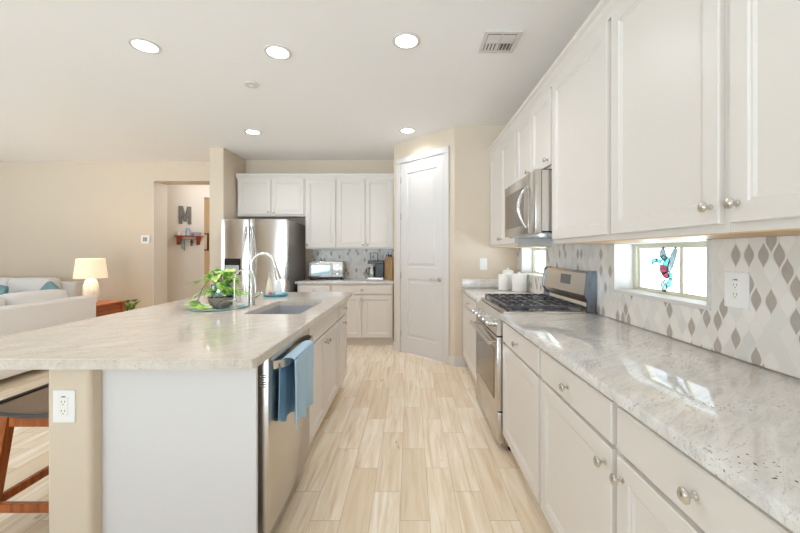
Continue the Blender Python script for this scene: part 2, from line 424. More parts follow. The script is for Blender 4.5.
# windows in the right wall
def side_window(name, W_, mull):
    a, b, z0, z1 = W_
    r = bpy.data.objects.new(name, None); COL.objects.link(r); r.location = (XR, (a+b)/2, z0); r['kind'] = 'structure'
    h = (b-a)/2; H = z1-z0; m = MB()
    X0, X1 = .10, .15
    m.box(X0, -h, 0, X1, h, .014).box(X0, -h, H-.024, X1, h, H).box(X0, h-.03, .014, X1, h, H-.024).box(X0, -h, .014, X1, -h+.016, H-.024)
    m.build('window_frame', M_vinyl, r)
    m = MB(); yy_ = h-.035
    for (p, q) in ((yy_-.002, mull), (mull, -h+.018)):
        lo, hi = min(p, q), max(p, q); 
        m.box(.112, lo, .014, .138, lo+.012, H-.024).box(.112, hi-.012, .014, .138, hi, H-.024)
        m.box(.112, lo+.012, .014, .138, hi-.012, .022).box(.112, lo+.012, H-.032, .138, hi-.012, H-.024)
    m.build('window_sash', M_vinyl, r)
    MB().box(.123, -h+.018, .014, .126, yy_, H-.024).build('window_pane', M_pane, r)
    m = MB(); w_ = .014
    m.box(-.016, -h-w_, -w_, .0998, h+w_, .005, .002).box(-.010, -h+.004, H-.004, .0998, h-.004, H+.0005)
    m.box(-.016, -h-w_, .005, .0998, -h+.004, H-.003, .002).box(-.016, h-.004, .005, .0998, h+w_, H-.003, .002)
    m.build('window_trim', M_trim, r)
    return r
side_window('window_1', W1, -.03)
side_window('window_2', W2, .04)
# living-side windows and patio doors that light the room
def glazed(name, loc, rotz, w_, h_, n):
    r = bpy.data.objects.new(name, None); COL.objects.link(r); r.location = loc; r.rotation_euler.z = rotz; r['kind'] = 'structure'
    m = MB(); m.box(-w_/2, -.03, 0, w_/2, .03, .06).box(-w_/2, -.03, h_-.06, w_/2, .03, h_)
    for i in range(n+1):
        c_ = -w_/2+.03+(w_-.06)*i/n; m.box(c_-.03, -.03, .06, c_+.03, .03, h_-.06)
    m.build('window_frame', M_trim, r)
    MB().box(-w_/2+.03, -.004, .03, w_/2-.03, .004, h_-.03).build('window_pane', M_pane, r)
glazed('window_3', (-2.2, YN-.06, .02), 0, 4.4, 2.38, 3)
glazed('window_4', (XL-.08, 1.0, .6), PI/2, 3.4, 1.7, 3)

# backsplash
m_ = MB()
for a, b, c_, d_ in wall_with_holes(-.3, 4.115, .9145, 1.370, [(W1[0]-.014, W1[1]+.014, W1[2]-.014, 1.370), (W2[0]-.014, W2[1]+.014, W2[2]-.014, 1.370)]): m_.box(XR-.010, a, c_, XR, b, d_)
m_.box(XR-.010, 2.35, 1.370, XR, 3.11, 1.44)
struct('wall_tile_right', m_, M_tile_r)
m_ = MB().box(-1.535, YB-.010, .914, -.222, YB, 1.375)
struct('wall_tile_back', m_, M_tile_b)

# ------------------------------------------------------------------ cabinets
T = .02
SH = [(0, 0), (0, -T+.003), (.003, -T), (.055, -T), (.060, -T+.005), (.066, -T+.005), (.074, -T+.010), (.08, -T+.010)]
FL = [(0, 0), (0, -T+.004), (.004, -T), (.006, -T)]
def knob_at(parent, x, z, y=-T):
    MB().lathe([(0, 0), (.009, 0), (.009, -.003), (.005, -.006), (.005, -.015), (.011, -.019), (.016, -.024), (.0165, -.028), (.012, -.032), (.0, -.034)], 18, (x, y, z), 'y').build('knob', M_nickel, parent, 50)
def cabinet(name, label, cat, loc, rotz, w_, d_, z0, z1, fronts, toe=0.0, bottom=None, group=None, m=M_cab):
    r = thing(name, label, cat, loc, rotz, group); h = w_/2
    b = MB().box(-h+.0005, 0, z0+toe, h-.0005, d_, z1)
    b.build('body', m, r)
    if toe: MB().box(-h+.0005, .07, z0, h-.0005, d_, z0+toe-.0005).build('toe_kick', m, r)
    if bottom: MB().box(-h+.001, .0, z0-.004, h-.001, d_, z0-.0003).build('underside', bottom, r)
    for f in fronts:
        ty, x0, x1, a, b_ = f[:5]
        o = MB().panel(x0, x1, a, b_, SH if ty == 'door' else FL).build(ty, m, r)
        for kx, kz in f[5:]: knob_at(o, kx, kz)
    return r
RZ = -PI/2
ZT = 2.435
# right uppers: local +x points towards the viewer
def upper(label, y0, y1, fronts, z0=1.375, **kw):
    return cabinet('upper_cabinet', label, 'cabinet', (.945, (y0+y1)/2, 0), RZ, y1-y0, XR-.945-.0005, z0, ZT, fronts, bottom=M_maple, group='white upper cabinets along the right wall', **kw)
def dr(w_, z0=1.375): return (-w_/2+.018, w_/2-.018, z0+.026, ZT-.03)
w_ = .681; upper('large white single-door upper cabinet directly right of the microwave', 1.652, 2.333, [('door', *dr(w_))])
w_ = .605; upper('white upper cabinet above the hummingbird window with knob low on right', 1.047, 1.652, [('door', *dr(w_), (w_/2-.045, 1.455))])
w_ = .617; upper('white upper cabinet nearest the viewer with knob low on its left', .43, 1.047, [('door', *dr(w_), (-w_/2+.045, 1.455))])
w_ = .777; upper('short white two-door cabinet mounted above the microwave', 2.333, 3.11, [('door', -w_/2+.018, -.002, 1.90, ZT-.03, (-.035, 1.94)), ('door', .002, w_/2-.018, 1.90, ZT-.03, (w_/2-.05, 1.94))], z0=1.875)
w_ = 1.005; upper('white two-door upper cabinet at far end beyond the microwave', 3.11, 4.115, [('door', -w_/2+.018, -.002, 1.401, ZT-.03, (-.035, 1.455)), ('door', .002, w_/2-.018, 1.401, ZT-.03, (.035, 1.455))])
def crown_prof(sgn=-1):
    return [(0, 2.41), (-.012, 2.41), (-.016, 2.425), (-.030, 2.445), (-.036, 2.462), (-.052, 2.474), (-.056, 2.492), (0, 2.492)]
m_ = MB().ring_faces([[(.945+p, y_, z_) for p, z_ in crown_prof()] for y_ in (.43, 4.115)])
cm = MB(); cm.ring_faces([[(.945-.0006+p, y_, z_) for p, z_ in crown_prof()] for y_ in (.43, 4.1145)]); cm.box(.9455, .43, ZT+.0006, XR-.001, 4.1145, 2.49)
struct('trim_2', cm, M_cab)
# right base cabinets
def base(label, y0, y1, fronts, **kw):
    return cabinet('base_cabinet', label, 'cabinet', (.628, (y0+y1)/2, 0), RZ, y1-y0, XR-.628-.0005, 0, .879, fronts, toe=.11, group='white base cabinets along the right wall', **kw)
def bfr(w_, kx=None, kd=True, rev=.014):
    h = w_/2
    return [('drawer', -h+rev, h-rev, .735, .862, (0, .798)), ('door', -h+rev, h-rev, .125, .720) + (((kx, .665),) if kx is not None else ())]
base('white base cabinet just right of the range with one drawer', 1.67, 2.345, bfr(.675))
base('white base cabinet in the middle of the right run, door knob at right', 1.06, 1.67, bfr(.61, .61/2-.045))
base('white base cabinet nearest the viewer on the right with knob at left', .45, 1.06, bfr(.61, -.61/2+.045))
base('white base cabinet at the near end of the right run', -.28, .45, bfr(.73))
base('white base cabinet at far end beyond the range by pantry', 3.115, 4.113, bfr(.998, .40))
def slab(x0, y0, x1, y1, z0, z1, cut=None, chf=.0):
    return MB().box(x0, y0, z0, x1, y1, z1, .004, 2)
tag(slab(.593, -.3, XR-.0105, 2.347, .880, .914).build('countertop', M_stone_r, smooth=40), 'long glossy white and grey granite countertop right of the range', 'countertop')
tag(slab(.593, 3.113, XR-.0105, 4.1145, .880, .914).build('countertop', M_stone_r, smooth=40), 'short granite countertop beyond the range holding white canisters', 'countertop')
tag(MB().box(.60, 4.095, .9143, XR-.0105, 4.1147, 1.016, .003).build('stone_splash', M_stone_r, smooth=40), 'low granite upstand on the wall behind the white canisters', 'backsplash')

# back wall cabinets
def bupper(label, x0, x1, z0, fronts):
    return cabinet('upper_cabinet', label, 'cabinet', ((x0+x1)/2, 5.30, 0), 0, x1-x0, YB-5.30-.0005, z0, ZT, fronts, group='white upper cabinets on the back wall')
w_ = 1.014; bupper('short white two-door cabinet above the refrigerator', -2.575, -1.561, 1.862, [('door', -w_/2+.02, -.004, 1.885, ZT-.02, (-.035, 1.93)), ('door', .004, w_/2-.02, 1.885, ZT-.02, (.035, 1.93))])
w_ = .46; bupper('tall white single-door upper cabinet right of the refrigerator cabinet', -1.56, -1.10, 1.375, [('door', -w_/2+.014, w_/2-.012, 1.395, ZT-.02, (-w_/2+.04, 1.44))])
w_ = .87; bupper('tall white two-door upper cabinet above the coffee maker', -1.10, -.23, 1.375, [('door', -w_/2+.012, -.004, 1.395, ZT-.02, (-.035, 1.44)), ('door', .004, w_/2-.02, 1.395, ZT-.02, (.035, 1.44))])
cm = MB(); cm.ring_faces([[(x_, 5.2995+p*.7, z_) for p, z_ in crown_prof()] for x_ in (-2.58, -.222)]); cm.box(-2.598, 5.30, ZT+.0006, -.222, YB-.001, 2.49)
struct('trim_3', cm, M_cab)
def bbase(label, x0, x1, fronts):
    return cabinet('base_cabinet', label, 'cabinet', ((x0+x1)/2, 5.01, 0), 0, x1-x0, YB-5.01-.0005, 0, .879, fronts, toe=.11, group='white base cabinets on the back wall')
w_ = .87; bbase('white two-door base cabinet under the coffee maker', -1.11, -.24, [('drawer', -w_/2+.014, w_/2-.014, .735, .862, (0, .798)), ('door', -w_/2+.014, -.003, .125, .72, (-.035, .665)), ('door', .003, w_/2-.014, .125, .72, (.035, .665))])
w_ = .48; bbase('white base cabinet under the toaster oven beside the refrigerator', -1.59, -1.11, [('drawer', -w_/2+.014, w_/2-.014, .735, .862, (0, .798)), ('door', -w_/2+.014, w_/2-.014, .125, .72, (-.19, .665))])
tag(slab(-1.62, 4.98, -.222, YB-.0105, .880, .914).build('countertop', M_stone_r, smooth=40), 'granite countertop on the back wall holding toaster oven and coffee maker', 'countertop')

# ------------------------------------------------------------------ island
struct('wall_island', MB().box(-1.435, 1.40, 0, -1.262, 3.52, .8735, .018, 4), M_wall)
tag(MB().box(-1.2615, 1.455, 0, -.632, 1.475, .8735).box(-.675, 1.452, 0, -.629, 1.4548, .8735).build('island_gable', M_panel), 'flat white end panel of the island facing the viewer', 'panel')
# top with sink cut-out and chamfered near corner
bm = bmesh.new()
def island_top():
    x0, x1, y0, y1 = -1.955, -.59, 1.34, 3.64; z0, z1 = .874, .914
    sx0, sx1, sy0, sy1 = -1.10, -.722, 2.32, 3.0; cr = .035
    outer = [(x0, y0), (x1-.03, y0), (x1-.009, y0+.009), (x1, y0+.03), (x1, y1), (x0, y1)]
    inner = []
    for cx_, cy_, a0 in ((sx1-cr, sy0+cr, -90), (sx1-cr, sy1-cr, 0), (sx0+cr, sy1-cr, 90), (sx0+cr, sy0+cr, 180)):
        for q in range(5): a = math.radians(a0+90*q/4); inner.append((cx_+cr*math.cos(a), cy_+cr*math.sin(a)))
    b = bmesh.new(); e = .004
    def loop(pts, z): return [b.verts.new((p[0], p[1], z)) for p in pts]
    def shrink(pts, k_):
        cx_ = (x0+x1)/2; cy_ = (y0+y1)/2
        return [(p[0]-k_*(1 if p[0] > cx_ else -1), p[1]-k_*(1 if p[1] > cy_ else -1)) for p in pts]
    ot = loop(shrink(outer, e), z1); om = loop(outer, z1-e); ob = loop(outer, z0); it = loop(inner, z1); ib = loop(inner, z0)
    def bridge(a, c_):
        for i in range(len(a)): j = (i+1) % len(a); b.faces.new((a[i], a[j], c_[j], c_[i]))
    bridge(ot, om); bridge(om, ob); bridge(it, ib)
    for a, c_ in ((ot, it), (ob, ib)):
        es = []
        for lp in (a, c_):
            for i in range(len(lp)):
                j = (i+1) % len(lp); ed = b.edges.get((lp[i], lp[j])) or b.edges.new((lp[i], lp[j])); es.append(ed)
        bmesh.ops.triangle_fill(b, use_beauty=True, edges=es)
    m = MB(); m.b.free(); m.b = b; return m, inner
mt, inner = island_top()
tag(mt.build('island_countertop', M_stone_i, smooth=30), 'large glossy ivory granite island countertop with overhang and sink cutout', 'countertop')
# sink
r = thing('sink', 'grey undermount sink basin set in the island countertop', 'sink', (-.911, 2.66, .66))
m = MB(); pts = [(p[0]+.911, p[1]-2.66) for p in inner]
def sc(k_, z_): return [(p[0]*k_, p[1]*k_, z_) for p in pts]
m.ring_faces([sc(1.04, .213), sc(1.0, .213), sc(.985, .02), sc(.93, .005), sc(.1, .0)], True, False, True)
m.ring_faces([sc(1.04, .213), sc(1.02, .0), sc(.96, -.012), sc(.1, -.014)], True, False, True)
m.build('basin', M_sink, r, 40)
MB().lathe([(0, .0015), (.045, .0015), (.045, .004), (.035, .003), (.012, .003), (0, .005)], 20, (0, .1, .004)).build('drain', M_chrome, r, 40)
# cabinets facing the aisle, local x -> +y
def icab(label, y0, y1, fronts, body_z1=.8735):
    return cabinet('island_cabinet', label, 'cabinet', (-.64, (y0+y1)/2, 0), PI/2, y1-y0, .62, 0, body_z1, fronts, toe=.11, group='white cabinets on the aisle side of the island')
w_ = .946
# sink base: open-topped body
r = thing('island_cabinet', 'white two-door sink cabinet of the island beyond the dishwasher', 'cabinet', (-.64, 2.617, 0), PI/2, 'white cabinets on the aisle side of the island')
h = w_/2
MB().box(-h, 0, .11, -h+.018, .62, .8735).box(h-.018, 0, .11, h, .62, .8735).box(-h+.018, 0, .11, h-.018, .62, .128).box(-h+.018, 0, .128, h-.018, .018, .8735).box(-h+.018, .602, .128, h-.018, .62, .8735).build('body', M_cab, r)
MB().box(-h, .07, 0, h, .62, .1095).build('toe_kick', M_cab, r)
for f in [('drawer', -h+.012, h-.012, .735, .862), ('door', -h+.012, -.003, .125, .72, (-.035, .665)), ('door', .003, h-.012, .125, .72, (.035, .665))]:
    o = MB().panel(f[1], f[2], f[3], f[4], SH if f[0] == 'door' else FL).build(f[0], M_cab, r)
    for kx, kz in f[5:]: knob_at(o, kx, kz)
w_ = .41; icab('narrow white drawer cabinet at the far end of the island', 3.091, 3.501, [('drawer', -w_/2+.012, w_/2-.012, .735, .862, (.03, .798)), ('door', -w_/2+.012, w_/2-.012, .125, .72, (-.0, .665))])
# dishwasher
r = thing('dishwasher', 'stainless steel dishwasher in the near end of the island', 'dishwasher', (-.64, 1.81, 0), PI/2)
h = .31
MB().box(-h, .012, .11, h, .60, .868).build('body', M_dark, r)
MB().box(-h+.005, .05, .0, h-.005, .56, .1095).build('toe_kick', mat('grey_green_toe_plate', srgb(120, 128, 122), 0.5), r)
dd_ = MB().box(-h+.001, -.042, .115, h-.001, .010, .868, .003).build('door', M_steel, r, 40)
m = MB()
for q in range(6): m.box(-h-.0005, -.034, .745+q*.010, -h+.002, -.004, .750+q*.010)
m.build('vent', M_slot, dd_)
# bowed bar handle
m = MB(); rings = []
N = 18
for q in range(N+1):
    tt = -1+2*q/N; x_ = tt*(h-.055); bow = .052*(1-tt**10)+.002; y_ = -.042-bow
    rings.append([(x_, y_, .805), (x_, y_+.010, .805), (x_, y_+.010, .840), (x_, y_, .840)])
m.ring_faces(rings); m.build('handle', M_steel, r, 50)
MB().box(.02, -.0426, .20, .045, -.0419, .21).build('badge', M_chrome, r)
# towel folded over the dishwasher handle
r = thing('dish_towel', 'light blue dish towel draped over the dishwasher handle', 'towel', (-.54, 1.9, .835))
def drape(x_of, y0, y1, ztop, zbot, amp, ph, nx=40, nz=22, fl=0.0):
    m = MB(); g = []
    for i in range(nx+1):
        u = i/nx; row = []
        for j in range(nz+1):
            v = j/nz
            y_ = y0+(y1-y0)*u + fl*v*(u-.5)
            wob = amp*(0.25+v)*math.sin(u*5.2*PI+ph+v*.8)+amp*.4*math.sin(u*13+v*2+ph)
            z_ = ztop+(zbot-ztop)*v + .012*math.sin(u*9+ph)*v + .02*math.sin(u*3+ph)*v
            row.append(m.b.verts.new((x_of+wob, y_, z_)))
        g.append(row)
    for i in range(nx):
        for j in range(nz): m.b.faces.new((g[i][j], g[i+1][j], g[i+1][j+1], g[i][j+1]))
    return m
def cloth(m, name, mt_, par):
    o = m.build(name, mt_, par, 180); s_ = o.modifiers.new('t', 'SOLIDIFY'); s_.thickness = .004; s_.offset = 0; return o
# local origin at handle top; front of handle at x about -.546
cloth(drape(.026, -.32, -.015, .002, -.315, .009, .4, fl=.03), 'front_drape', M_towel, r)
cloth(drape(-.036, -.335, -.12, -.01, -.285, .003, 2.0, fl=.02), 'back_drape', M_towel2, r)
m = MB(); g = []
for i in range(21):
    y_ = -.32+.305*i/20; row = []
    for j in range(9):
        a = PI*j/8; row.append(m.b.verts.new((-.002+.028*math.cos(a)+.003*math.sin(i*1.3)*math.sin(a), y_, .002+.012*math.sin(a))))
    g.append(row)
for i in range(20):
    for j in range(8): m.b.faces.new((g[i][j], g[i+1][j], g[i+1][j+1], g[i][j+1]))
cloth(m, 'fold', M_towel, r)

# ------------------------------------------------------------------ outlets, thermostat
def plate(name, label, cat, loc, rotz, w_=.078, h_=.124, kind='outlet'):
    r = thing(name, label, cat, loc, rotz)
    MB().box(-w_/2, -.006, -h_/2, w_/2, 0, h_/2, .002).build('cover_plate', M_white, r)
    if kind == 'outlet':
        MB().box(-.018, -.0085, -.036, .018, -.006, .036, .001).build('receptacle', M_ceramic, r)
        m = MB()
        for zc in (.018, -.018):
            m.box(-.0075, -.009, zc-.002, -.0055, -.0084, zc+.006).box(.0055, -.009, zc-.002, .0075, -.0084, zc+.006).lathe([(0, -.009), (.0022, -.009), (.0022, -.0084), (0, -.0084)], 8, (0, 0, zc-.009), 'y')
        m.build('slots', M_slot, r)
        MB().box(-.006, -.0092, .037, .006, -.006, .041).build('test_button', mat('blue_button', srgb(96, 120, 160), .5), r)
    else:
        MB().box(-.017, -.009, -.033, .017, -.006, .033, .001).build('rocker', M_ceramic, r)
    return r
plate('electrical_outlet', 'white outlet on the beige end wall of the island', 'outlet', (-1.36, 1.40, .711), 0, .086, .127)
plate('electrical_outlet', 'white outlet on the mosaic backsplash right of the hummingbird window', 'outlet', (XR-.010, 1.345, 1.174), RZ, .10, .135)
plate('wall_switch', 'white switch plate on beige wall left of the canisters', 'switch', (.852, 4.115, 1.187), 0, .085, .135, 'switch')
r = thing('thermostat', 'small square thermostat on the beige wall left of the hall opening', 'thermostat', (-4.275, YL, 1.534))
MB().box(-.068, -.022, -.066, .068, 0, .066, .006).build('housing', M_white, r); MB().box(-.036, -.024, -.034, .036, -.0222, .034).build('display', mat('thermostat_screen', srgb(150, 145, 138), .3), r)

# ------------------------------------------------------------------ range
r = thing('gas_range', 'stainless steel gas range between the right counters', 'range', (.628, 2.73, 0), RZ)
h = .378
MB().box(-h, .0, .03, h, .608, .905).build('body', M_steel, r)
MB().box(-h+.01, .03, 0, h-.01, .55, .0295).build('base', M_dark, r)
MB().box(-h, -.045, .045, h, -.0005, .255, .004).build('drawer', M_steel, r, 40)
od = MB().box(-h, -.052, .262, h, -.0005, .755, .005).build('oven_door', M_steel, r, 40)
MB().box(-h+.075, -.0545, .32, h-.075, -.0515, .665, .004).build('oven_window', M_glassd, od)
m = MB().tube([(-h+.05, -.052, .715), (-h+.05, -.092, .715)], .009).tube([(h-.05, -.052, .715), (h-.05, -.092, .715)], .009)
m.tube([(-h+.02, -.096, .715), (h-.02, -.096, .715)], .014, 14); m.build('handle', M_steel, od, 40)
m = MB(); m.ring_faces([[(x_, -.0005, .765), (x_, -.052, .765), (x_, -.046, .872), (x_, -.012, .905), (x_, -.0005, .905)] for x_ in (-h, h)])
m.build('control_panel', M_steel, r)
for q, x_ in enumerate((-.28, -.16, -.03, .11, .24)):
    m = MB().lathe([(0, -.046), (.026, -.046), (.026, -.054), (.021, -.058), (.019, -.088), (0, -.090)], 20, (x_, 0, .822), 'y'); m.box(x_-.004, -.096, .802, x_+.004, -.088, .842, .001)
    m.build('knob', M_chrome, r, 40)
MB().box(-h, -.008, .9055, h, .545, .925, .006).build('cooktop', M_steel, r, 40)
MB().box(-h+.03, .02, .9252, h-.03, .535, .9275).build('burner_pan', mat('grey_burner_pan', srgb(150, 150, 156), .2, .9), r)
for bx, by, br in ((-.25, .14, .045), (-.25, .41, .035), (0, .275, .05), (.25, .14, .05), (.25, .41, .035)):
    MB().lathe([(0, .9276), (br+.012, .9276), (br+.012, .936), (br, .937), (br, .944), (br-.006, .947), (0, .947)], 20, (bx, by, 0)).build('burner', M_iron, r, 40)
for gx in (-.2335, 0, .2335):
    m = MB(); hw = .113; y0, y1 = .022, .535; zt = .962; b_ = .0055
    for x_ in (gx-hw+b_, gx+hw-b_): m.box(x_-b_, y0, zt-.014, x_+b_, y1, zt, .002)
    for y_ in (y0+b_, (y0+y1)/2, y1-b_): m.box(gx-hw, y_-b_, zt-.014, gx+hw, y_+b_, zt, .002)
    for yc in (.14, .41):
        for sx_ in (-1, 1): m.box(gx+sx_*.022-(.0 if sx_ > 0 else .08), yc-.005, zt-.012, gx+sx_*.022+(.08 if sx_ > 0 else .0), yc+.005, zt)
        m.box(gx-.005, yc-.115, zt-.012, gx+.005, yc-.022, zt); m.box(gx-.005, yc+.022, zt-.012, gx+.005, yc+.115, zt)
        for sg in (-1, 1): m.box(gx-hw, yc+sg*.062-.004, zt-.012, gx-.035, yc+sg*.062+.004, zt-.001); m.box(gx+.035, yc+sg*.062-.004, zt-.012, gx+hw, yc+sg*.062+.004, zt-.001)
    for x_ in (gx-hw+.006, gx+hw-.006):
        for y_ in (y0+.006, y1-.006): m.box(x_-.006, y_-.006, .9277, x_+.006, y_+.006, zt-.01)
    m.build('grate', M_iron, r)
m = MB(); m.ring_faces([[(x_, .546, .9055), (x_, .572, .975), (x_, .535, 1.03), (x_, .552, 1.175), (x_, .566, 1.19), (x_, .608, 1.19), (x_, .608, .9055)] for x_ in (-h+.012, h-.012)])
bgd = m.build('backguard', M_steel, r)
for sx_ in (-1, 1):
    m = MB(); xa, xb = (h-.012, h) if sx_ > 0 else (-h, -h+.012)
    m.ring_faces([[(x_, .546, .9055), (x_, .546, 1.0), (x_, .528, 1.03), (x_, .545, 1.182), (x_, .562, 1.195), (x_, .608, 1.195), (x_, .608, .9055)] for x_ in (xa, xb)])
    m.build('backguard_side', mat('dark_side_steel', srgb(120, 126, 134), .2, .9), r)
q_ = MB(); q_.ring_faces([[(x_, .5375+.017*(z_-1.03)/.145, z_) for x_, z_ in ((-.03, 1.085), (.13, 1.085), (.13, 1.155), (-.03, 1.155))], [(x_, .532+.017*(z_-1.03)/.145, z_) for x_, z_ in ((-.03, 1.085), (.13, 1.085), (.13, 1.155), (-.03, 1.155))]])
q_.build('display', mat('grey_display', srgb(96, 98, 104), .15), bgd)

# ------------------------------------------------------------------ microwave
r = thing('microwave_oven', 'stainless steel over-the-range microwave with curved handle', 'microwave', (.87, 2.722, 1.44), RZ)
h = .379; H = .430
MB().box(-h, 0, .012, h, XR-.87-.011, H).build('body', M_black, r)
MB().box(-h+.01, -.01, 0, h-.01, XR-.87-.03, .0115, .003).build('vent_base', mat('pale_vent_base', srgb(190, 198, 210), .2, .7), r)
md = MB().box(-h, -.042, .008, .235, -.0005, H, .004).build('door', M_steel, r, 40)
MB().box(-h+.045, -.0445, .075, .13, -.0415, H-.075, .002).build('door_glass', M_mwglass, md)
MB().box(.236, -.042, .008, h, -.0005, H, .004).build('control_panel', M_steel, r, 40)
m = MB(); rings = []
for q in range(21):
    tt = -1+2*q/20; z_ = H/2-.015+tt*.145; bow = .055*(1-tt*tt)
    rings.append(Vector((.195-.0*bow, -.044-bow, z_)))
m.tube(rings, [.006+.006*(1-(-1+2*q/20)**2) for q in range(21)], 12); m.build('handle', M_chrome, md, 60)
MB().box(h-.0015, .001, .02, h+.0006, .17, H-.006).build('side_panel', M_steel, r)

# ------------------------------------------------------------------ refrigerator
r = thing('refrigerator', 'large stainless steel side-by-side refrigerator with dispenser', 'refrigerator', (-2.09, 4.83, 0))
h = .445
MB().box(-h, .0, .02, h, .76, 1.755, .004).build('body', M_side, r)
MB().box(-h+.01, -.03, 0, h-.01, .70, .0195).build('base_grille', M_dark, r)
def bowdoor(x0, x1, z0, z1):
    m = MB(); rings = []; n = 12; xs = [x0+(x1-x0)*i/n for i in range(n+1)]
    pr = []
    for x_ in xs: u = 2*(x_-x0)/(x1-x0)-1; pr.append((x_, -.072-.010*(1-u*u)+.012*abs(u)**8))
    poly = [(x0, -.004)]+pr+[(x1, -.004)]
    m.prism(poly, z0, z1); return m
fd = bowdoor(-h, -.068, .03, 1.765).build('door', M_steelf, r, 60)
fd2 = bowdoor(-.060, h, .03, 1.765).build('door', M_steelf, r, 60)
m = MB().box(-h+.05, -.086, 1.02, -h+.27, -.079, 1.24, .003).build('dispenser', M_black, fd)
MB().box(-h+.07, -.0885, 1.03, -h+.25, -.0862, 1.15, .003).build('dispenser_recess', mat('grey_recess', srgb(190, 192, 196), .3, .6), fd)
for x_, par in ((-.10, fd), (-.028, fd2)):
    pts = []
    for q in range(25):
        tt = -1+2*q/24; pts.append((x_+(.012 if x_ > -.05 else -.012)*(1-tt*tt), -.085-.055*(1-tt**4), 1.05+tt*.62))
    MB().tube(pts, .012, 12).build('handle', M_chrome, par, 60)

# ------------------------------------------------------------------ ceiling lights, vent
LP = [(-1.88, 2.52), (-.967, 2.60), (-.025, 2.46), (-1.906, 4.31), (-.03, 4.26)]
LL = ['round recessed ceiling light at upper left, leftmost of the near row', 'round recessed ceiling light in the middle of the near row', 'round recessed ceiling light at right of the near row beside vent', 'round recessed ceiling light in far row above the refrigerator side', 'round recessed ceiling light just in front of the pantry door']
def downlight():
    r = thing('recessed_light', LL[0], 'ceiling light', (LP[0][0], LP[0][1], ZC), group='recessed ceiling lights')
    MB().lathe([(.074, -.0005), (.098, -.0005), (.098, -.004), (.092, -.008), (.076, -.006), (.074, -.0005)], 32, cap=False).build('trim_ring', M_trim, r, 40)
    MB().lathe([(0, -.003), (.0745, -.003), (.0745, -.005), (0, -.0055)], 32).build('lens', M_lens, r)
    return r
d0 = downlight()
for q in range(1, 5): dup(d0, (LP[q][0], LP[q][1], ZC), LL[q])
for q, (x_, y_) in enumerate(LP):
    l = bpy.data.lights.new('downlight_bulb', 'SPOT'); l.energy = 28 if q == 4 else 42; l.color = (.985, .955, .97); l.spot_size = math.radians(150); l.spot_blend = .8; l.shadow_soft_size = .07
    o = bpy.data.objects.new('downlight_bulb', l); COL.objects.link(o); o.location = (x_, y_, ZC-.015)
l = bpy.data.lights.new('hall_fill', 'POINT'); l.energy = 12; l.color = (1, .97, .94); l.shadow_soft_size = .15  # added fill light so the hallway is not dark, no fixture there
o = bpy.data.objects.new('hall_fill', l); COL.objects.link(o); o.location = (-3.3, 6.5, 2.6)
l = bpy.data.lights.new('room_fill', 'POINT'); l.energy = 5; l.color = (1, .95, .88); l.shadow_soft_size = .15  # added fill light for the tan room behind the hall, no lamp there
o = bpy.data.objects.new('room_fill', l); COL.objects.link(o); o.location = (-4.2, 7.6, 2.6)
l = bpy.data.lights.new('cooktop_bulb', 'SPOT'); l.energy = 4; l.color = (1, .70, .42); l.spot_size = math.radians(110); l.spot_blend = .8; l.shadow_soft_size = .03
o = bpy.data.objects.new('cooktop_bulb', l); COL.objects.link(o); o.location = (1.14, 2.62, 1.43); o.rotation_euler = (0, math.radians(35), 0)
r = thing('air_vent', 'square white ceiling air vent right of the recessed lights', 'vent', (.622, 2.47, ZC), PI)
r.scale = (.93, .93, 1)
m = MB(); a = .135; b_ = .105
m.box(-a, -a, -.010, a, -b_, -.0005, .002).box(-a, b_, -.010, a, a, -.0005, .002).box(-a, -b_, -.010, -b_, b_, -.0005, .002).box(b_, -b_, -.010, a, b_, -.0005, .002)
m.build('frame', M_trim, r)
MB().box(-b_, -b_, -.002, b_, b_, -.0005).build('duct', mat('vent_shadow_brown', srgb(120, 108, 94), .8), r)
m = MB()
R_ = lambda ang, ax, c_: Matrix.Translation(c_) @ Matrix.Rotation(math.radians(ang), 4, ax)
for q in range(8):
    x_ = -b_+.014+q*.026; m.box(-.008, -.058, -.0008, .008, .040, .0008, mtx=R_(38 if q < 4 else -22, 'Y', Vector((x_, -.045, -.009))))
for q in range(4):
    for sx_ in (-.0525, .0525): m.box(-.049, -.007, -.0008, .049, .007, .0008, mtx=R_(40, 'X', Vector((sx_, .012+q*.024, -.009))))
m.box(-b_, -.004, -.012, b_, .000, -.003).box(-.003, -b_, -.012, .003, b_, -.003)
m.build('louvres', M_trim, r)
r = thing('smoke_detector', 'small flat white smoke detector disc on the ceiling', 'smoke detector', (-1.38, 3.09, ZC))
MB().lathe([(0, -.0005), (.06, -.0005), (.062, -.006), (.055, -.014), (0, -.016)], 28).build('cover', M_trim, r, 40)
MB().lathe([(0, -.0162), (.018, -.0162), (.018, -.019), (0, -.019)], 16).build('sensor', M_white, r, 40)

# ------------------------------------------------------------------ faucets
r = thing('kitchen_faucet', 'tall nickel gooseneck pull-down faucet beside the sink', 'faucet', (-1.205, 2.70, .914))
MB().lathe([(0, .0005), (.030, .0005), (.030, .006), (.024, .010), (.0225, .05), (.0205, .16), (.0185, .26), (.0145, .265), (0, .265)], 24).build('base', M_nickel, r, 40)
pts = [(0, 0, .26)]
for q in range(17):
    a = PI-PI*q/16*0.94; pts.append((.088+.088*math.cos(a), 0, .30+.095*math.sin(a)))
e_ = pts[-1]; pts += [(e_[0]+.010, 0, e_[2]-.03)]
MB().tube(pts, .0125, 14).build('neck', M_nickel, r, 60)
e_ = pts[-1]; MB().tube([e_, (e_[0]+.008, 0, e_[2]-.03), (e_[0]+.02, 0, e_[2]-.075), (e_[0]+.025, 0, e_[2]-.09)], [.0135, .017, .022, .021], 16).build('spray_head', M_nickel, r, 50)
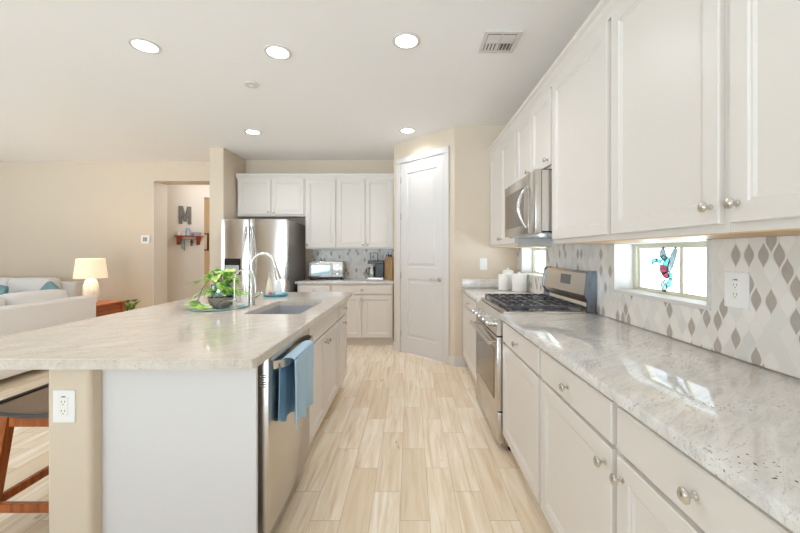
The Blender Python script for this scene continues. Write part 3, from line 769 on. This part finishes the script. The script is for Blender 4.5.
MB().tube([(.015, -.0, .055), (.038, 0, .06), (.060, -.01, .075), (.085, -.02, .10)], [.012, .010, .007, .006], 10).build('lever', M_nickel, r, 50)
r = thing('water_filter_tap', 'slim nickel filtered-water tap left of the main faucet', 'faucet', (-1.235, 2.50, .914))
MB().lathe([(0, .0005), (.024, .0005), (.024, .005), (.014, .010), (.013, .05), (.016, .055), (.016, .075), (.010, .082), (0, .082)], 20).build('base', M_nickel, r, 40)
pts = [(0, 0, .08), (0, 0, .14), (0, 0, .20)]
for q in range(1, 15): a = PI-PI*q/14; pts.append((.072+.072*math.cos(a), 0, .20+.085*math.sin(a)))
pts += [(.147, 0, .17), (.151, 0, .12)]
MB().tube(pts, .0055, 10).build('spout', M_nickel, r, 60)
MB().tube([(-.012, 0, .062), (-.045, -.005, .066)], [.005, .004], 8).build('lever', M_nickel, r, 40)

# ------------------------------------------------------------------ tray with soap bottles
TX, TY = -1.25, 3.30
r = thing('soap_tray', 'turquoise oval tray on the island beside the sink', 'tray', (TX, TY, .914))
MB().lathe([(0, .001), (.095, .001), (.105, .004), (.118, .022), (.114, .024), (.100, .010), (0, .008)], 32, sx=1.0, sy=.85).build('dish', mat('turquoise_glaze', srgb(84, 176, 196), .2), r, 40)
def bottle(label, x_, y_, k_, matl):
    r = thing('soap_bottle', label, 'bottle', (x_, y_, .9225), group='soap bottles on the turquoise tray')
    MB().lathe([(0, 0), (.030*k_, 0), (.034*k_, .008), (.031*k_, .05*k_), (.018*k_, .12*k_), (.010, .145*k_), (.010, .155*k_), (0, .155*k_)], 20).build('body', matl, r, 50)
    m = MB().lathe([(0, .1555*k_), (.011, .1555*k_), (.011, .175*k_), (.004, .178*k_), (.004, .20*k_), (0, .20*k_)], 14); m.tube([(0, 0, .198*k_), (.03, -.01, .196*k_)], .004, 8); m.build('pump', M_nickel if k_ > 1.02 else M_white, r, 40)
bottle('cream soap bottle with nickel pump, left one on the tray', -1.315, 3.32, 1.04, mat('cream_bottle', srgb(226, 222, 204), .25))
bottle('white conical soap bottle, right one on the tray under spray head', -1.22, 3.30, 1.0, mat('white_bottle', srgb(232, 236, 240), .25))
r = thing('tray_figurine', 'tiny red and white figurine between the soap bottles', 'figurine', (-1.275, 3.245, .9225))
MB().lathe([(0, 0), (.016, 0), (.020, .012), (.017, .026), (.010, .032), (0, .034)], 16).build('body', mat('coral_red', srgb(214, 92, 84), .4), r, 50)
MB().lathe([(0, .033), (.010, .036), (.013, .045), (.009, .054), (0, .057)], 14).build('head', mat('pale_pink', srgb(236, 190, 180), .4), r, 50)

# ------------------------------------------------------------------ pothos in glass jar and woven bowl
PX, PY = -1.40, 2.60
r = thing('glass_plate', 'round aqua glass plate under the potted pothos', 'plate', (PX, PY, .914))
MB().lathe([(0, .001), (.17, .001), (.195, .004), (.20, .009), (.19, .009), (.165, .005), (0, .004)], 40).build('disc', M_gplate, r, 40)
r = thing('potted_pothos', 'light green pothos plant in glass jar and woven bowl on the island', 'plant', (PX+.02, PY, .9192))
MB().lathe([(0, 0), (.055, 0), (.075, .018), (.086, .05), (.088, .075), (.080, .073), (.078, .05), (.066, .02), (0, .012)], 28).build('woven_bowl', M_basket, r, 40)
MB().lathe([(0, .013), (.055, .02), (.068, .06), (.072, .12), (.068, .165), (.064, .165), (.068, .12), (.064, .06), (0, .022)], 28).build('glass_jar', M_gjar, r, 40)
def zc(v): v.z = max(v.z, .012+.2*abs(v.z-.012) if v.z < .012 else v.z); return v
def leaf(m, p, yaw, pitch, L_, roll=0):
    Mx = Matrix.Translation(p) @ Matrix.Rotation(yaw, 4, 'Z') @ Matrix.Rotation(-pitch, 4, 'Y') @ Matrix.Rotation(roll, 4, 'X')
    prof = [(0, .0), (-.04, .22), (.10, .40), (.32, .44), (.58, .34), (.82, .16), (1.0, 0)]
    c_ = [m.b.verts.new(zc(Mx @ Vector((q*L_, 0, -.18*L_*q*q)))) for q, _ in [(0, 0), (.12, 0), (.25, 0), (.42, 0), (.62, 0), (.84, 0), (1, 0)]]
    for sg in (-1, 1):
        e = [m.b.verts.new(zc(Mx @ Vector((q*L_, sg*w_*L_, .10*w_*L_-.18*L_*max(q, 0)**2)))) for q, w_ in prof[1:-1]]
        m.b.faces.new((c_[0], c_[1], e[0]))
        for i in range(4): m.b.faces.new((c_[i+1], c_[i+2], e[i+1], e[i]))
        m.b.faces.new((c_[5], c_[6], e[4]))
random.seed(11)
m = MB(); st = MB()
for q in range(56):
    a = random.uniform(0, 2*PI); rr = random.uniform(.02, .10); z_ = random.uniform(.10, .27)
    p = Vector((rr*math.cos(a), rr*math.sin(a)*.8, z_)); leaf(m, p, a+random.uniform(-.6, .6), random.uniform(-.9, .5), random.uniform(.06, .09), random.uniform(-.5, .5))
    st.tube([(0, 0, .09), p*.6+Vector((0, 0, .05)), p], .0022, 5)
trail = [(-.09, -.05, .20), (-.13, -.05, .19), (-.15, -.06, .185), (-.10, -.08, .12), (-.13, -.09, .08), (-.12, -.09, .04), (-.08, -.11, .03), (-.05, -.12, .022), (-.11, -.11, .018), (.10, -.02, .13), (.12, 0, .10), (-.02, -.11, .025)]
for p in trail: leaf(m, Vector(p), math.atan2(p[1], p[0])+random.uniform(-.5, .5), random.uniform(-.5, .1), random.uniform(.065, .09), random.uniform(-.4, .4))
st.tube([(0, 0, .15), (-.06, -.05, .21), (-.10, -.07, .14), (-.12, -.09, .06), (-.08, -.11, .03), (-.02, -.11, .022)], .0025, 6)
st.tube([(0, 0, .15), (-.06, -.03, .21), (-.11, -.05, .20), (-.17, -.06, .19)], .0025, 6)
m.build('foliage', M_leaf, r, 60); st.build('stems', M_leafd, r, 60)

# ------------------------------------------------------------------ counter items on the back
r = thing('toaster_oven', 'silver countertop toaster oven on the back counter', 'toaster oven', (-1.275, 5.36, .914))
m = MB().box(-.265, 0, .018, .265, .20, .275, .012, 3); m.build('body', M_steel, r, 40)
for sx_ in (-.23, .23):
    for y_ in (.03, .17): MB().lathe([(0, 0), (.014, 0), (.014, .018), (0, .018)], 12, (sx_, y_, .0005)).build('foot', M_black, r)
MB().box(-.262, -.006, .022, .262, -.0005, .040, .001).build('crumb_tray', M_black, r)
o = MB().box(-.245, -.012, .055, .105, -.0005, .255, .003).build('door', mat('toaster_bezel', srgb(170, 168, 160), .3, .8), r)
MB().box(-.205, -.0145, .085, .065, -.0125, .215).build('door_glass', mat('toaster_glass', srgb(150, 172, 182), .08, .5), o)
m = MB().tube([(-.215, -.042, .238), (.075, -.042, .238)], .008).tube([(-.20, -.012, .238), (-.20, -.042, .238)], .006).tube([(.06, -.012, .238), (.06, -.042, .238)], .006); m.build('handle', M_steel, o, 40)
for z_ in (.08, .145, .21): MB().lathe([(0, -.0005), (.022, -.0005), (.020, -.022), (0, -.024)], 18, (.185, 0, z_), 'y').build('dial', M_chrome, r, 40)
r = thing('coffee_maker', 'black and steel coffee maker with carafe on the back counter', 'coffee maker', (-.52, 5.28, .914))
MB().box(-.125, 0, .0005, .125, .24, .035, .006).build('base', M_steel, r)
MB().box(.0, .03, .0355, .125, .23, .24, .006).build('column', M_black, r)
MB().box(-.115, .02, .2405, .125, .23, .285, .006).build('brew_head', M_black, r)
c_ = MB().lathe([(0, .037), (.055, .037), (.062, .06), (.060, .13), (.045, .175), (.045, .19), (0, .19)], 24, (-.055, .12, 0)).build('carafe', mat('carafe_steel', srgb(186, 184, 178), .15, .9), r, 40)
MB().tube([(-.10, .10, .17), (-.135, .09, .165), (-.138, .09, .10), (-.11, .10, .07)], .008, 10).build('carafe_handle', M_black, c_, 50)
m = MB()
for a_, b_ in (((-.08, .05), (.03, .05)), ((-.08, .18), (.03, .18)), ((-.08, .05), (-.08, .18)), ((.03, .05), (.03, .18))): m.tube([(a_[0], a_[1], .40), (b_[0], b_[1], .40)], .004, 6)
for a_ in ((-.08, .05), (.03, .05), (-.08, .18), (.03, .18)): m.tube([(a_[0], a_[1], .2855), (a_[0], a_[1], .40)], .004, 6)
tag(m.build('wire_rack', M_black, loc=(-.52, 5.28, .914)), 'small square black wire rack standing on the coffee maker', 'rack')
r = thing('knife_block', 'light oak knife block between coffee maker and pantry wall', 'knife block', (-.31, 5.42, .914))
m = MB(); m.ring_faces([[(x_, -.08, .0005), (x_, .06, .0005), (x_, .12, .26), (x_, .0, .34)] for x_ in (-.075, .045)]); m.build('block', M_block, r)
for q, (x_, z_) in enumerate(((-.05, .325), (-.015, .325), (.02, .325), (.02, .29))):
    dy = .03+(.325-z_)*1.1
    MB().tube([(x_, dy-.004, z_-.012), (x_, dy-.045, z_+.05)], .009, 8).build('knife_handle', M_black if q else M_steel, r, 40)
tag(MB().lathe([(0, .0005), (.032, .0005), (.034, .10), (.034, .24), (0, .25)], 18).build('paper_roll', mat('white_paper', srgb(235, 233, 228), .9), loc=(-.42, 5.56, .914)), 'white upright paper roll behind the coffee maker', 'paper roll')

# ------------------------------------------------------------------ canisters
def canister(label, x_, y_, R, H_):
    r = thing('canister', label, 'canister', (x_, y_, .914), group='white ceramic canisters')
    MB().lathe([(0, .0005), (R*.97, .0005), (R, .006), (R, H_*.80), (R*.97, H_*.82), (0, H_*.82)], 28).build('jar', M_ceramic, r, 40)
    MB().lathe([(0, H_*.822), (R*1.04, H_*.822), (R*1.04, H_*.87), (R*.9, H_*.90), (R*.3, H_*.915), (R*.17, H_*.93), (R*.22, H_*.97), (R*.15, H_), (0, H_)], 28).build('lid', M_ceramic, r, 40)
canister('small white lidded canister, left and nearest of the three', 1.015, 3.86, .054, .19)
canister('wide white lidded canister beside the range back corner', 1.145, 3.72, .075, .205)
canister('white canister standing behind the other two in corner', 1.10, 3.985, .062, .235)

# ------------------------------------------------------------------ hummingbird suncatcher hung on the pane
r = thing('suncatcher', 'stained glass hummingbird suncatcher hanging at the right window', 'suncatcher', (1.36, 1.925, 1.226))
# local: y axis negative = right in picture; poly in (u,z) with u -> -y; pixel-like coords scaled
K = .00088
def pc(pts): return [(-(x_-178)*K*1.12, (272-z_)*K*.70) for x_, z_ in pts]
pieces = [
 ('wing', M_gclear, [(200, 75), (228, 170), (205, 190), (165, 165), (175, 110)]),
 ('wing', M_gclear, [(288, 80), (300, 110), (268, 250), (245, 295), (225, 280), (240, 190), (262, 120)]),
 ('head', M_gteal, [(100, 215), (115, 180), (145, 175), (150, 205), (125, 215), (108, 235)]),
 ('neck', M_gteal, [(148, 180), (185, 195), (180, 222), (135, 212)]),
 ('shoulder', M_gteal, [(180, 160), (205, 145), (222, 175), (205, 200), (185, 195)]),
 ('back', M_gteal, [(205, 200), (235, 160), (245, 195), (228, 245), (205, 240), (188, 222)]),
 ('breast', M_gred, [(172, 228), (205, 240), (228, 245), (232, 290), (200, 312), (172, 295)]),
 ('belly', M_gred, [(180, 305), (232, 292), (238, 340), (222, 352), (195, 335)]),
 ('tail', M_gteal, [(240, 295), (262, 300), (262, 345), (240, 350)]),
 ('tail', M_gteal, [(236, 352), (262, 348), (252, 410), (228, 430), (218, 400)]),
 ('tail', M_gclear, [(182, 370), (215, 362), (216, 405), (226, 435), (212, 465), (190, 460), (180, 430)])]
lead = MB()
for nm, mt_, pts in pieces:
    q = pc(pts); MB().prism(q, -.0015, .0015, 'x').build(nm, mt_, r)
    for i in range(len(q)):
        a, b_ = q[i], q[(i+1) % len(q)]; lead.tube([(0, a[0], a[1]), (0, b_[0], b_[1])], .0019, 6)
q = pc([(105, 225), (62, 292)]); lead.tube([(0, *q[0]), (0, *q[1])], [.0034, .0018], 6)
q = pc([(200, 75), (200, 40)]); lead.tube([(0, *q[0]), (0, *q[1])], .0008, 5)
lead.build('lead_outline', M_lead, r, 40)

# ------------------------------------------------------------------ bar stool
r = thing('bar_stool', 'brown wooden saddle stool with dark-edged leather seat beside the island', 'stool', (-1.70, 1.80, 0))
m = MB(); g = []
n = 14
for i in range(n+1):
    for_row = []
    for j in range(n+1):
        u = -1+2*i/n; v = -1+2*j/n
        ed = (1-abs(u)**8)*(1-abs(v)**8)
        for_row.append(m.b.verts.new((u*.235, v*.20, .575+.014*ed**.5+.026*u*u-.0*v)))
    g.append(for_row)
for i in range(n):
    for j in range(n): m.b.faces.new((g[i][j], g[i+1][j], g[i+1][j+1], g[i][j+1]))
bt = []
for i in range(n+1): bt.append([m.b.verts.new(((-1+2*i/n)*.225, (-1+2*j/n)*.19, .571+.026*(-1+2*i/n)**2)) for j in range(n+1)])
for i in range(n):
    for j in range(n): m.b.faces.new((bt[i][j], bt[i][j+1], bt[i+1][j+1], bt[i+1][j]))
per = [(i, 0) for i in range(n)]+[(n, j) for j in range(n)]+[(i, n) for i in range(n, 0, -1)]+[(0, j) for j in range(n, 0, -1)]
for a, b_ in zip(per, per[1:]+per[:1]): m.b.faces.new((g[a[0]][a[1]], bt[a[0]][a[1]], bt[b_[0]][b_[1]], g[b_[0]][b_[1]]))
m.build('seat', mat('brown_grey_leather', srgb(150, 124, 100), .35), r, 60)
pp = []
for q in range(60):
    a = 2*PI*q/60; c_, s_ = math.cos(a), math.sin(a); k_ = (abs(c_)**10+abs(s_)**10)**(-.1); u, v = c_*k_, s_*k_
    pp.append((u*.236, v*.201, .580+.026*u*u))
pp.append(pp[0]); MB().tube(pp, .011, 8, cap=False).build('seat_edge', M_leather, r, 60)
def leg4(x0, y0, x1, y1, z1, s0=.020, s1=.020):
    m = MB(); m.ring_faces([[(x1-s1, y1-s1, .0), (x1+s1, y1-s1, .0), (x1+s1, y1+s1, .0), (x1-s1, y1+s1, .0)], [(x0-s0, y0-s0, z1), (x0+s0, y0-s0, z1), (x0+s0, y0+s0, z1), (x0-s0, y0+s0, z1)]]); return m
for sx_ in (-1, 1):
    for sy_ in (-1, 1): leg4(sx_*.175, sy_*.145, sx_*.225, sy_*.19, .56).build('leg', M_wood_stool, r)
for sy_ in (-1, 1):
    MB().box(-.155, sy_*.148-.012, .510, .155, sy_*.148+.012, .563, .002).build('apron', M_wood_stool, r)
    MB().box(-.215, sy_*.181-.011, .135, .215, sy_*.181+.011, .175, .002).build('stretcher', M_wood_stool, r)
for sx_ in (-1, 1):
    MB().box(sx_*.176-.012, -.125, .510, sx_*.176+.012, .125, .563, .002).build('apron', M_wood_stool, r)
    MB().box(sx_*.215-.011, -.165, .145, sx_*.215+.011, .165, .185, .002).build('stretcher', M_wood_stool, r)

# ------------------------------------------------------------------ sofas
r = thing('sofa', 'white upholstered sofa with its back turned towards the island', 'sofa', (-4.0, 3.4, 0))
y0, y1 = -1.2, 1.14
MB().box(-.96, y0, .07, 0, y1, .40, .02, 3).build('frame', M_sofa, r, 40)
MB().box(-.20, y0+.001, .40, 0, y1-.001, .770, .025, 4).build('backrest', M_sofa, r, 40)
for k_, (a, b_) in enumerate(((y0, y0+.18), (y1-.18, y1))): MB().box(-.96, a+.002, .40, -.205, b_-.002, .62, .03, 4).build('arm', M_sofa, r, 40)
for k_ in range(3):
    a = y0+.19+k_*.675; MB().cushion(-.95, a, .40, -.21, a+.665, .55, .02).build('seat_cushion', M_sofa, r, 60)
    MB().cushion(-.42, a+.01, .53, -.21, a+.655, .875, .045, mtx=None).build('back_cushion', M_sofa, r, 60)
for sx_ in (-.90, -.05):
    for y_ in (y0+.06, y1-.06): MB().box(sx_-.03, y_-.03, 0, sx_+.03, y_+.03, .0695).build('leg', M_dark, r)
r = thing('sofa', 'white upholstered sofa along the far beige wall with teal cushions', 'sofa', (-6.36, 5.25, 0))
x0, x1 = -1.15, 1.15
MB().box(x0, -.48, .07, x1, .47, .40, .02, 3).build('frame', M_sofa, r, 40)
MB().box(x0, .27, .40, x1, .47, .86, .03, 4).build('backrest', M_sofa, r, 40)
for a in (x0, x1-.17): MB().box(a+.001, -.479, .401, a+.169, .265, .62, .03, 4).build('arm', M_sofa, r, 40)
for k_ in range(3):
    a = x0+.18+k_*.65; MB().cushion(a, -.47, .40, a+.64, .16, .56, .02).build('seat_cushion', M_sofa, r, 60)
    MB().cushion(a, .05, .54, a+.64, .26, .94, .04).build('back_cushion', M_sofa, r, 60)
for sx_ in (x0+.06, x1-.06):
    for y_ in (-.42, .41): MB().box(sx_-.03, y_-.03, 0, sx_+.03, y_+.03, .0695).build('leg', M_dark, r)
def pillow(label, x_, z_, rot):
    Mx = Matrix.Rotation(rot, 4, 'Y')
    o = MB().cushion(-.12, -.03, -.12, .12, .03, .12, .03, mtx=Mx).build('throw_pillow', M_teal, smooth=60, loc=(x_, 5.05, z_)); tag(o, label, 'pillow', 'teal throw pillows')
pillow('teal throw pillow leaning on the far sofa nearer the lamp', -5.12, .755, .75)
pillow('teal throw pillow on the far sofa cut by the left picture edge', -5.86, .74, .15)

# ------------------------------------------------------------------ end table, lamp, plant
r = thing('end_table', 'reddish brown wooden end table behind the sofa under the lamp', 'table', (-4.45, 4.93, 0))
MB().box(-.29, -.26, .595, .29, .26, .62, .004).build('table_top', M_cherry, r)
MB().box(-.255, -.235, .46, .255, .235, .5945).build('apron', M_cherry, r)
for sx_ in (-1, 1):
    for sy_ in (-1, 1): MB().box(sx_*.262-.022, sy_*.238-.022, 0, sx_*.262+.022, sy_*.238+.022, .5946, .003).build('leg', M_cherry, r)
o = MB().box(.2555, -.20, .475, .262, .20, .58, .002).build('drawer', M_cherry, r)
MB().box(-.24, -.22, .15, .24, .22, .17).build('shelf', M_cherry, r)
r = thing('table_lamp', 'white ceramic table lamp with glowing cream shade on the end table', 'lamp', (-4.45, 4.95, .62))
MB().lathe([(0, .001), (.075, .001), (.082, .02), (.088, .14), (.084, .25), (.062, .31), (.030, .335), (0, .335)], 10, sx=1, sy=1).build('base', M_ceramic, r, 20)
MB().lathe([(0, .336), (.012, .336), (.012, .40), (0, .40)], 10).build('neck', M_nickel, r, 40)
MB().lathe([(.185, .345), (.155, .612), (.152, .612), (.182, .345), (.185, .345)], 36, cap=False).build('lamp_shade', M_shade, r, 40)
l = bpy.data.lights.new('table_lamp_bulb', 'POINT'); l.energy = 8; l.color = (1, .78, .50); l.shadow_soft_size = .04
o = bpy.data.objects.new('table_lamp_bulb', l); COL.objects.link(o); o.location = (-4.45, 4.95, 1.10)
r = thing('potted_plant', 'small leafy green plant behind the end table by the wall', 'plant', (-4.35, 5.46, 0))
MB().lathe([(0, 0), (.09, 0), (.12, .30), (.125, .33), (.11, .33), (.10, .28), (0, .28)], 24).build('pot', M_ceramic, r, 40)
m = MB(); st = MB(); random.seed(5)
for q in range(38):
    a = random.uniform(0, 2*PI); rr = random.uniform(.02, .12); z_ = random.uniform(.38, .62)-rr*.6
    p = Vector((rr*math.cos(a), rr*math.sin(a), z_)); leaf(m, p, a, random.uniform(-.3, 1.0), random.uniform(.05, .10), random.uniform(-.5, .5)); st.tube([(0, 0, .28), p*.6+Vector((0, 0, .15)), p], .003, 5)
m.build('foliage', M_leafd, r, 60); st.build('stems', M_leafd, r, 60)

# ------------------------------------------------------------------ hall wall things (local x runs along the angled wall)
HR = PI/4
def hl(s_, z_): q = hp(s_); return (q.x, q.y, z_)
m = MB(); Wm, Hm, st_ = .20, .335, .055
m.box(-Wm/2, -.02, 0, -Wm/2+st_, 0, Hm).box(Wm/2-st_, -.02, 0, Wm/2, 0, Hm)
m.prism([(-Wm/2+.012, Hm), (-Wm/2+st_+.01, Hm), (.022, .05), (-.022, .05)], -.0205, -.0005, 'y'); m.prism([(Wm/2-st_-.01, Hm), (Wm/2-.012, Hm), (.022, .05), (-.022, .05)], -.0195, -.0004, 'y')
tag(m.build('letter_sign', M_letter, loc=hl(.372, 1.855), rotz=HR), 'grey metal letter M mounted on the hallway wall', 'sign')
r = thing('wall_shelf', 'small red wooden shelf with two brackets on the hallway wall', 'shelf', hl(.41, 1.62), HR)
MB().box(-.235, -.13, 0, .235, -.0005, .018, .003).build('board', M_shelfred, r)
for x_ in (-.16, .16):
    m = MB(); m.ring_faces([[(xx, -.0005, -.15), (xx, -.02, -.15), (xx, -.04, -.10), (xx, -.09, -.05), (xx, -.115, -.0005), (xx, -.0005, -.0005)] for xx in (x_-.03, x_+.03)]); m.build('bracket', M_shelfred, r)
MB().tube([(-.139, -.045, -.05), (.139, -.045, -.05)], .006, 8).build('rail', M_nickel, r, 40)
def on_shelf(name, label, cat, m, x_, mt_, dy=-.06, dz=.0185):
    q = hp(.41); c_, s_ = math.cos(HR), math.sin(HR)
    return tag(m.build(name, mt_, smooth=40, loc=(q.x+x_*c_-dy*s_, q.y+x_*s_+dy*c_, 1.62+dz), rotz=HR), label, cat)
on_shelf('candle', 'cream pillar candle at the left end of the hallway shelf', 'candle', MB().lathe([(0, 0), (.035, 0), (.035, .07), (.006, .072), (.003, .09), (0, .09)], 16), -.18, mat('cream_wax', srgb(228, 224, 214), .5))
on_shelf('glass_jar', 'pale blue glass jar in the middle of the hallway shelf', 'jar', MB().lathe([(0, 0), (.04, 0), (.042, .06), (.030, .12), (.032, .14), (0, .14)], 18), -.02, mat('pale_blue_glaze', srgb(176, 190, 214), .2))
on_shelf('small_box', 'grey and white keepsake box at right on the hallway shelf', 'box', MB().box(-.06, -.04, 0, .06, .04, .055, .003).box(-.063, -.043, .056, .063, .043, .07, .003), .13, mat('keepsake_grey', srgb(160, 164, 176), .5))
on_shelf('small_box', 'tiny white box between jar and candle on the hallway shelf', 'box', MB().box(-.03, -.03, 0, .03, .03, .045, .003).box(-.032, -.032, .0455, .032, .032, .055, .002), -.10, M_white)
on_shelf('hanging_ribbon', 'teal lanyard hanging from the rail of the hallway shelf', 'lanyard', MB().box(-.012, -.004, -.20, .012, .004, 0, .002).box(-.045, -.004, -.17, -.025, .004, 0, .002).tube([(-.035, 0, -.002), (.0, 0, .016)], .003, 6), -.08, mat('teal_ribbon', srgb(110, 164, 172), .8), -.06, -.06)
m = MB()
m.lathe([(.016, 0), (.020, -.003), (.020, .003), (.016, .0)], 14, (0, 0, -.02), 'y')
for k_ in range(4): m.box(-.022+k_*.011, -.004+k_*.002, -.13+.015*(k_ % 2), -.013+k_*.011, -.001+k_*.002, -.035).box(-.026+k_*.014, -.004, -.065, -.010+k_*.014, .002, -.035)
on_shelf('key_bunch', 'bunch of dark keys hanging under the hallway shelf', 'keys', m, .04, mat('dark_keys', srgb(74, 70, 68), .4, .6), -.06, -.05)
r = thing('picture_frame', 'dark brown picture frame on the tan wall beyond the hallway', 'picture', (-4.815, 8.2, 1.57))
m = MB(); a, b_ = .17, .20
m.box(-a, -.025, -b_, -a+.03, -.0005, b_).box(a-.03, -.025, -b_, a, -.0005, b_).box(-a+.03, -.025, -b_, a-.03, -.0005, -b_+.03).box(-a+.03, -.025, b_-.03, a-.03, -.0005, b_)
m.build('frame', M_frame, r); MB().box(-a+.03, -.010, -b_+.03, a-.03, -.0005, b_-.03).build('print', mat('pale_print', srgb(216, 202, 180), .7), r)
